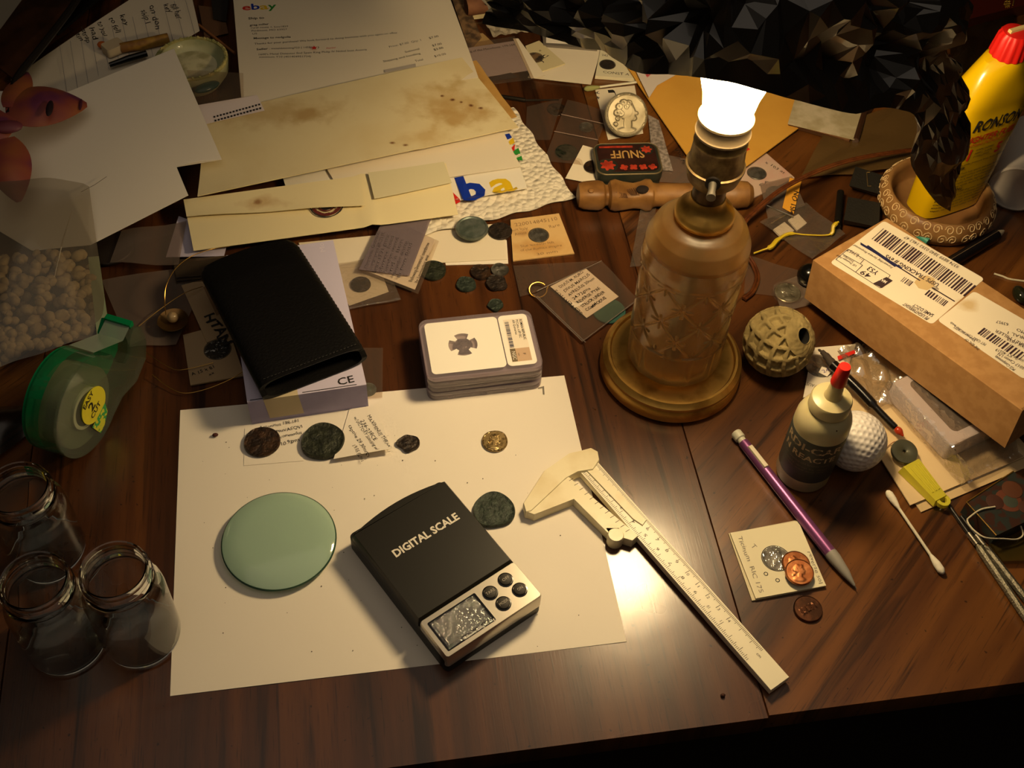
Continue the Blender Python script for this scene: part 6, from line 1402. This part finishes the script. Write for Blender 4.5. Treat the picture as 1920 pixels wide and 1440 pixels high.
for k in range(6): gm.append(tube([wa+wd_*(3.9+k*.16)*sc_+[0, -.5+.05*k, 1.08], wa+wd_*(4.2+k*.12)*sc_+[0, -.9, .75]], .03, 4))
tag(part('knife_cuts', join(*gm), mat('cut_dark', '4A2A10', .8), hdl), kind='stuff')
# zip bag with two coins, empty bags, tan card slip
zb = root('coin_bag', 'small clear zip bag holding dark coins beside the snuff tin', 'bag', P(1080, 250, .03))
part('coin', xform(polydisc(.62, 0, .16, 30, 6, bumps(5, .6, 8, .05)), P(1099, 240, .1)), SILVD, zb); part('coin', xform(polydisc(1.0, 0, .16, 30, 6, bumps(7, 1, 8, .05)), P(1062, 287, .1)), BRONZEG, zb)
sheet('bag_film', 0, 0, [(1064, 187, .34), (1142, 208, .34), (1105, 312, .34), (1020, 300, .3)], CLEAR, .02, 10, 10, lambda u_, v_: .06*math.sin(6*u_+4*v_), parent=zb)
for y0, y1 in ((214, 232), (246, 262)): part('zip_ridge', tube([P(1052-(y0-214)*.4, y0, .42), P(1132-(y0-214)*.35, y1, .42)], .04, 5), mat('ridge_film', '8A7468', .3), zb)
b2 = sheet('plain_zip_bag', 'empty clear bag between the paper towel and the coin bag', 'bag', [(988, 200, .1), (1055, 184, .12), (1032, 262, .12), (985, 262, .1)], CLEAR, .02, group=None)
coin('dark coin inside the empty looking bag beside the paper towel', 1044, 205, .9, BRONZED, z=.02, t=.06, seed=81, group='coins inside clear flips')
cs = sheet('card_slip', 'cream card slip poking from under the snuff tin', 'card', [(1093, 272, .50), (1128, 282, .5), (1118, 345, .24), (1060, 334, .2)], OFFW, .04)
coin('dark coin on the cream slip beside the snuff tin', 1112, 312, .80, BRONZED, z=.42, t=.08, seed=82)
# cards, flips and papers at the top
pcard = sheet('playing_card', 'white card with small black pips under the silver medal', 'card', [(1116, 168, .12), (1190, 160, .12), (1206, 250, .12), (1140, 262, .12)], OFFW, .03)
letters(pcard, INK, [T('A', 1124, 176, 1122, 171, h=.45, bold=.02), T('+', 1127, 186, 1124, 180, h=.4, bold=.02), T('J', 1152, 178, 1148, 165, h=.5)], z=.125)
pfl = sheet('clear_page', 'clear plastic card page lying right of the silver medal', 'plastic sleeve', [(1215, 215, .3), (1235, 225, .3), (1262, 320, .3), (1225, 318, .3)], mat('page_print', '9C9088', .6, col2='6E645C', scale=300), .05)
pfl2 = sheet('clear_page', 'hazy plastic sleeve between the snuff tin and the lamp', 'plastic sleeve', [(1222, 285, .16), (1300, 300, .16), (1310, 345, .14), (1225, 340, .14)], HAZY, .03)
h5 = holder('boxed white coin card with dark oval coin at the manila envelope corner', [(1126, 92), (1190, 100), (1196, 148), (1116, 142)], .40, (1139, 121), .72, mat('white_holder_card', 'D8D0B2', .8), BRONZED, th=.35, seed=91)
letters(h5, INK, [T('CONST A', 1130, 137, 1180, 142, h=.34, hand=.08), T('242', 1128, 105, 1140, 106, h=.3, hand=.08)], z=.405, name='handwriting')
solo('blank_card', 'large blank cream card behind the first loose bag at the top', 'card', grid(quadfn([(1018, 80, .26), (1128, 90, .26), (1108, 158, .2), (990, 145, .22)]), 1, 1, .05), OFFW)
h6 = holder('worn cream coin card with tan window beside the lavender sleeve', [(985, 86), (1011, 76), (1060, 119), (1003, 138)], .42, (1003, 108), .75, mat('cream_holder_worn', 'C8BC94', .85), None, seed=92)
part('window', polydisc(.74, .40, .425, 30, 1, None, tuple(P(1003, 108, .42)[:2])), mat('tan_window', '8A6A42', .5, col2='2A2018', scale=70, mix=(.45, .55)), h6)
letters(h6, INK, [T('J C', 1017, 117, 1030, 104, h=.4, hand=.2), T('x', 1012, 97, 1016, 95, h=.3)], z=.425, name='handwriting')
lvf = root('coin_sleeve', 'lavender tinted sleeve with printed line about a kingdom at the top middle', 'coin sleeve', P(945, 115, .5))
sheet('print', 0, 0, [(862, 92, .55), (968, 76, .55), (990, 132, .55), (885, 148, .55)], mat('lavender_print_card', 'B6AAB0', .7), .03, parent=lvf)
sheet('side_band', 0, 0, [(962, 72, .62), (972, 72, .62), (1022, 141, .6), (996, 147, .6)], OFFW, .03, parent=lvf)
sheet('sleeve', 0, 0, [(855, 84, .66), (965, 68, .66), (1002, 148, .64), (888, 162, .64)], CLEAR, .03, parent=lvf)
letters(lvf, INK, [T('King of the Macedonia, 179-168', 872, 100, 966, 85, h=.28)], z=.565)
part('torn_print', ([tuple(P(x, y, .565)) for x, y in ((917, 148), (930, 142), (958, 136), (966, 141), (972, 145), (918, 152))], [tuple(range(6))]), mat('dark_torn', '3A2E30', .7), lvf, smooth=False)
fr_ = root('framed_card', 'white card in a grey plastic frame under the foil edge', 'card', P(1055, 72, .1))
part('frame', grid(quadfn([(1016, 58, .6), (1110, 50, .6), (1120, 92, .5), (1019, 84, .5)]), 1, 1, .3), mat('grey_frame', '6E675E', .3), fr_, smooth=False); part('card', grid(quadfn([(1024, 56, .62), (1110, 50, .62), (1112, 85, .53), (1024, 80, .53)]), 1, 1, .02), PAPER, fr_, smooth=False)
ca, cb2 = P(874, 13, 1.25), P(1010, -8, 1.25)
crl = root('coin_roll', 'tan paper coin roll lying on a cream envelope at the top', 'coin roll', (ca[0], ca[1], .35))
part('roll_body', tube([ca, ca+(cb2-ca)*.03, cb2], [.78, .88, .88], 28), mat('roll_paper', '7A5236', .8, col2='6A442C', scale=60), crl)
letters(crl, INK, [T('9', 912, 14, 921, 12, h=.7), T('5', 955, 8, 966, 6, h=.7)], z=2.14)
part('red_line', tube([P(944, 0, 2.12), P(950, 19, 1.7)], .04, 5), RED, crl); part('red_line', tube([P(967, 0, 2.12), P(963, 18, 1.7)], .04, 5), RED, crl)
solo('cream_envelope', 'cream envelope under the tan coin roll', 'envelope', grid(quadfn([(866, -10, .3), (1000, -30, .3), (955, 28, .3), (868, 37, .3)]), 2, 2, .08), CREAM)
sheet('narrow_brown_card', 'narrow brown card edge between order slip and coin roll', 'card', [(838, -30, .5), (862, -30, .5), (903, 70, .4), (880, 95, .4)], mat('brown_print_card', '7E6242', .8, col2='4A3826', scale=120), .05)
sheet('narrow_cream_card', 'tan card corner beneath the lavender sleeve', 'card', [(870, 66, .3), (905, 62, .3), (930, 85, .3), (880, 110, .3)], mat('tan_card2', 'A98A58', .8), .04)
sc2 = solo('lit_foil_tip', 'crumpled whitish plastic scrap under the foil tip', 'plastic scrap', grid(lambda u_, v_: quadfn([(904, 42, 1.2), (1010, 36, 1.4), (1000, 62, .8), (925, 72, .8)])(u_, v_)+np.array([0, 0, .25*abs(math.sin(11*u_+3*v_))+.18*abs(math.sin(7*v_-9*u_))]), 26, 12, .02), mat('lit_foil_paint', '8E8472', .3, coat=.3), angle=.2)  # separate pale piece painting the foil's underside as lit by the bulb
dp = root('dental_probe', 'dark metal probe lying behind the stained envelope', 'probe', P(990, 184, .02))
part('probe_handle', tube([P(930, 178, .2), P(938, 181, .2), P(985, 188, .2)], [.1, .2, .2], 10), mat('dark_steel', '3A342C', .35, .8), dp); part('probe_tip', tube([P(985, 188, .2), P(1048, 187, .15)], [.11, .05], 8), mat('dark_steel', '3A342C', .35, .8), dp)

# right of the lamp: pink stamped cards, tag, small bags
h7 = holder('pinkish printed coin card with grey coin at the lamp socket', [(1345, 300), (1432, 283), (1490, 333), (1410, 372)], .2, (1419, 325), .80, stained('pink_print_card', 'B8A090', [], mottled='B87C74', mscale=60), SILVD, seed=95)
letters(h7, INK, [T('x 103 at', 1434, 305, 1470, 326, h=.3, hand=.1), T('CA', 1425, 350, 1443, 341, h=.25, hand=.1)], z=.205, name='handwriting')
fo = root('coin_flip', 'clear flip with a large grey coin under the lamp cord', 'coin flip', P(1460, 370, .02))
part('coin', polydisc(.92, .24, .36, 36, 6, bumps(96, .9, 8, .03), tuple(P(1456, 362, .36)[:2])), SILVD, fo); sheet('sleeve', 0, 0, [(1425, 345, .5), (1485, 330, .45), (1510, 385, .42), (1440, 410, .45)], HAZY, .02, parent=fo)
og = sheet('orange_tag', 'small orange paper tag with written number under the lamp cord', 'tag', [(1481, 333, .7), (1503, 339, .72), (1488, 401, .6), (1467, 389, .62)], mat('orange_tag_paper', 'D2952A', .8), .03, 2, 4)
letters(og, INK, [T('N', 1489, 357, 1487, 365, h=.45, hand=.1), T('O', 1487, 366, 1484, 375, h=.45, hand=.1), T('15M', 1484, 380, 1478, 398, h=.45, hand=.1)], z=.74, name='handwriting')
solo('steel_rod', 'thin shiny steel rod lying under the orange tag', 'rod', tube([P(1438, 386, .5), P(1488, 407, .5)], .09, 8), mat('bright_steel', 'B0A894', .25, .95))
zb2 = root('small_zip_bag', 'small clear zip bag with two white chips beside the lamp', 'bag', P(1500, 440, .02))
for lab_, c4 in (('a', [(1450, 430), (1471, 416), (1489, 432), (1468, 448)]), ('b', [(1478, 412), (1497, 401), (1513, 418), (1495, 432)])):
    part('white_chip', grid(quadfn([(x, y, .3) for x, y in c4]), 1, 1, .15), PAPER, zb2, smooth=False)
sheet('bag_film', 0, 0, [(1424, 416, .45), (1512, 380, .45), (1585, 438, .45), (1523, 486, .4)], CLEARC, .02, 16, 12, lambda u_, v_: .08*math.sin(9*u_+7*v_), parent=zb2)
part('zip_ridge', tube([P(1438, 423, .5), P(1478, 400, .5)], .06, 6), CLEAR, zb2)
solo('yellow_tie', 'twisted yellow plastic tie lying over the small zip bag', 'twist tie', tube(smooth_path([P(1413, 475, .3), P(1432, 468, .45), P(1447, 462, .6), P(1458, 450, .6), P(1480, 438, .6), P(1510, 440, .62), P(1545, 441, .65), P(1560, 437, .8), P(1563, 424, 1.2), P(1572, 416, 1.3)], 5), [.07]*8+[.2]*8+[.15]*6+[.06]*12+[.15]*6+[.18]*4+[.09]*2, 6), mat('yellow_tie', 'C8AE26', .4))
sheet('clear_bag', 'flat clear plastic bag under the lamp cord loop', 'bag', [(1400, 478, .12), (1500, 508, .14), (1520, 560, .14), (1395, 550, .1)], CLEAR, .02, 6, 6, lambda u_, v_: .05*math.sin(8*u_))
cap_ = P(1477, 549, .2)
co_ = root('coin_capsule', 'silver coin in a clear round capsule left of the parcel box', 'coin', (cap_[0], cap_[1], .03), group='loose old coins on the desk')
part('coin', polydisc(1.06, .1, .26, 60, 14, head(1.0, .04), tuple(cap_[:2])), SILVC, co_); part('capsule', lathe([(1.1, .0), (1.22, .02), (1.22, .34), (1.1, .36)], 40, (cap_[0], cap_[1], .03), closed=True), CLEAR, co_)
sheet('capsule_sleeve', 'clear square sleeve behind the silver coin capsule', 'plastic sleeve', [(1450, 535, .1), (1500, 515, .3), (1525, 570, .2), (1465, 585, .1)], HAZY, .02)
solo('black_dome', 'black glossy knob half hidden behind the parcel box', 'knob', sphere(P(1517, 516, 1.0), .95, 24, 14, (1, 1, 1)), GLOSSBLK)
# black hinged case with a staple
ck = root('black_case', 'black hinged case with a bright staple behind the parcel box', 'case', P(1625, 380, 0))
BLKM = mat('matt_black_case', '1C1A15', .6, bump=.4, bscale=500)
part('case_half', hexa([P(1596, 352, .3), P(1655, 372, .3), P(1664, 336, .3), P(1604, 318, .3)], [P(1592, 348, 1.5), P(1656, 366, 1.5), P(1666, 332, 1.5), P(1604, 312, 1.5)]), BLKM, ck, angle=.3)
part('case_half', hexa([P(1582, 420, .2), P(1650, 430, .2), P(1652, 385, .2), P(1590, 375, .2)], [P(1582, 412, 1.3), P(1648, 426, 1.3), P(1650, 380, 1.3), P(1590, 369, 1.3)]), BLKM, ck, angle=.3)
part('hinge_rod', tube([P(1576, 360, .9), P(1570, 425, .7)], .3, 10), mat('black_rod', '14120F', .3), ck)
part('staple', tube([P(1631, 323, 1.58), P(1625, 323, 1.6), P(1627, 349, 1.6), P(1633, 349, 1.58)], .045, 5), mat('staple_gold', 'C0A878', .3, .9), ck)
# tan crinkled bag, white booklet
sheet('tan_bag', 'tan translucent plastic bag crumpled under the cord, left of the carved bowl', 'bag', [(1545, 250, .7), (1735, 175, 1.0), (1712, 318, .8), (1500, 335, .4)], film('tan_film', 'CBB088', haze=.42, hazecol='7A6038', gloss=.15, rough=.25, bump=.8, bscale=60), .02, 30, 20, lambda u_, v_: .35*abs(math.sin(5*u_+4*v_))*abs(math.sin(3*v_-2*u_)))
bk = root('white_booklet', 'white booklet with brown page edges under the foil', 'booklet', P(1545, 220, .2))
part('pages', hexa([P(1478, 238, .2), P(1595, 272, .2), P(1640, 200, .2), P(1500, 160, .2)], [P(1478, 232, 1.1), P(1592, 264, 1.1), P(1636, 194, 1.1), P(1500, 154, 1.1)]), mat('booklet_brown', '6E4A2A', .7), bk, angle=.3)
part('cover', grid(quadfn([(1500, 152, 1.16), (1630, 190, 1.16), (1602, 262, 1.16), (1477, 232, 1.16)]), 2, 2, .05), mat('booklet_cover', 'B8AC92', .7, col2='A09474', scale=60), bk)
part('spine', tube([P(1604, 264, 1.0), P(1622, 205, 1.0)], .3, 8), mat('dark_spine', '3A2416', .4), bk)
# dark red box and wrapped bundle in the far right corner
rr_ = root('red_lacquer_box', 'dark red box with gold characters in the far right corner', 'box', P(1870, 10, 0))
part('box_body', hexa([P(1790, 62, 0), P(1985, 10, 0), P(1960, -120, 0), P(1760, -60, 0)], [P(1800, 40, 3), P(2005, -12, 3), P(1985, -140, 3), P(1770, -80, 3)]), mat('dark_red_lacquer', '3C120C', .3), rr_, angle=.3)
gl = []
for a, b in (((1884, 3), (1894, 3)), ((1882, 8), (1895, 7)), ((1885, 12), (1893, 11)), ((1888, 0), (1889, 14)), ((1884, 5), (1886, 14)), ((1893, 1), (1892, 13)), ((1901, 1), (1899, 10))):
    gl.append(tube([P(*a, 3.1-.05*(a[1] > 0)), P(*b, 3.1)], .06, 4))
part('gold_characters', join(*gl), mat('gold_leaf', '9A7A2E', .4, .6), rr_)
sheet('dark_wrap', 'dark clear wrap bunched behind the lighter fluid bottle', 'plastic wrap', [(1770, 60, .5), (1900, 15, .6), (1900, 110, .5), (1790, 140, .4)], film('dark_wrap_film', 'A08C74', haze=.3, hazecol='3A2C1C', gloss=.3, rough=.15, bump=.8), .03, 24, 16, lambda u_, v_: .5*abs(math.sin(8*u_+5*v_))*abs(math.sin(4*v_-3*u_)))
solo('tan_paddle', 'tan wooden paddle end under the foil near the red box', 'stick', tube([P(1772, 50, 2.0), P(1781, 30, 2.6), P(1795, 5, 3.3)], [.35, .5, .45], 12), mat('tan_paddle', '8A6A48', .6))
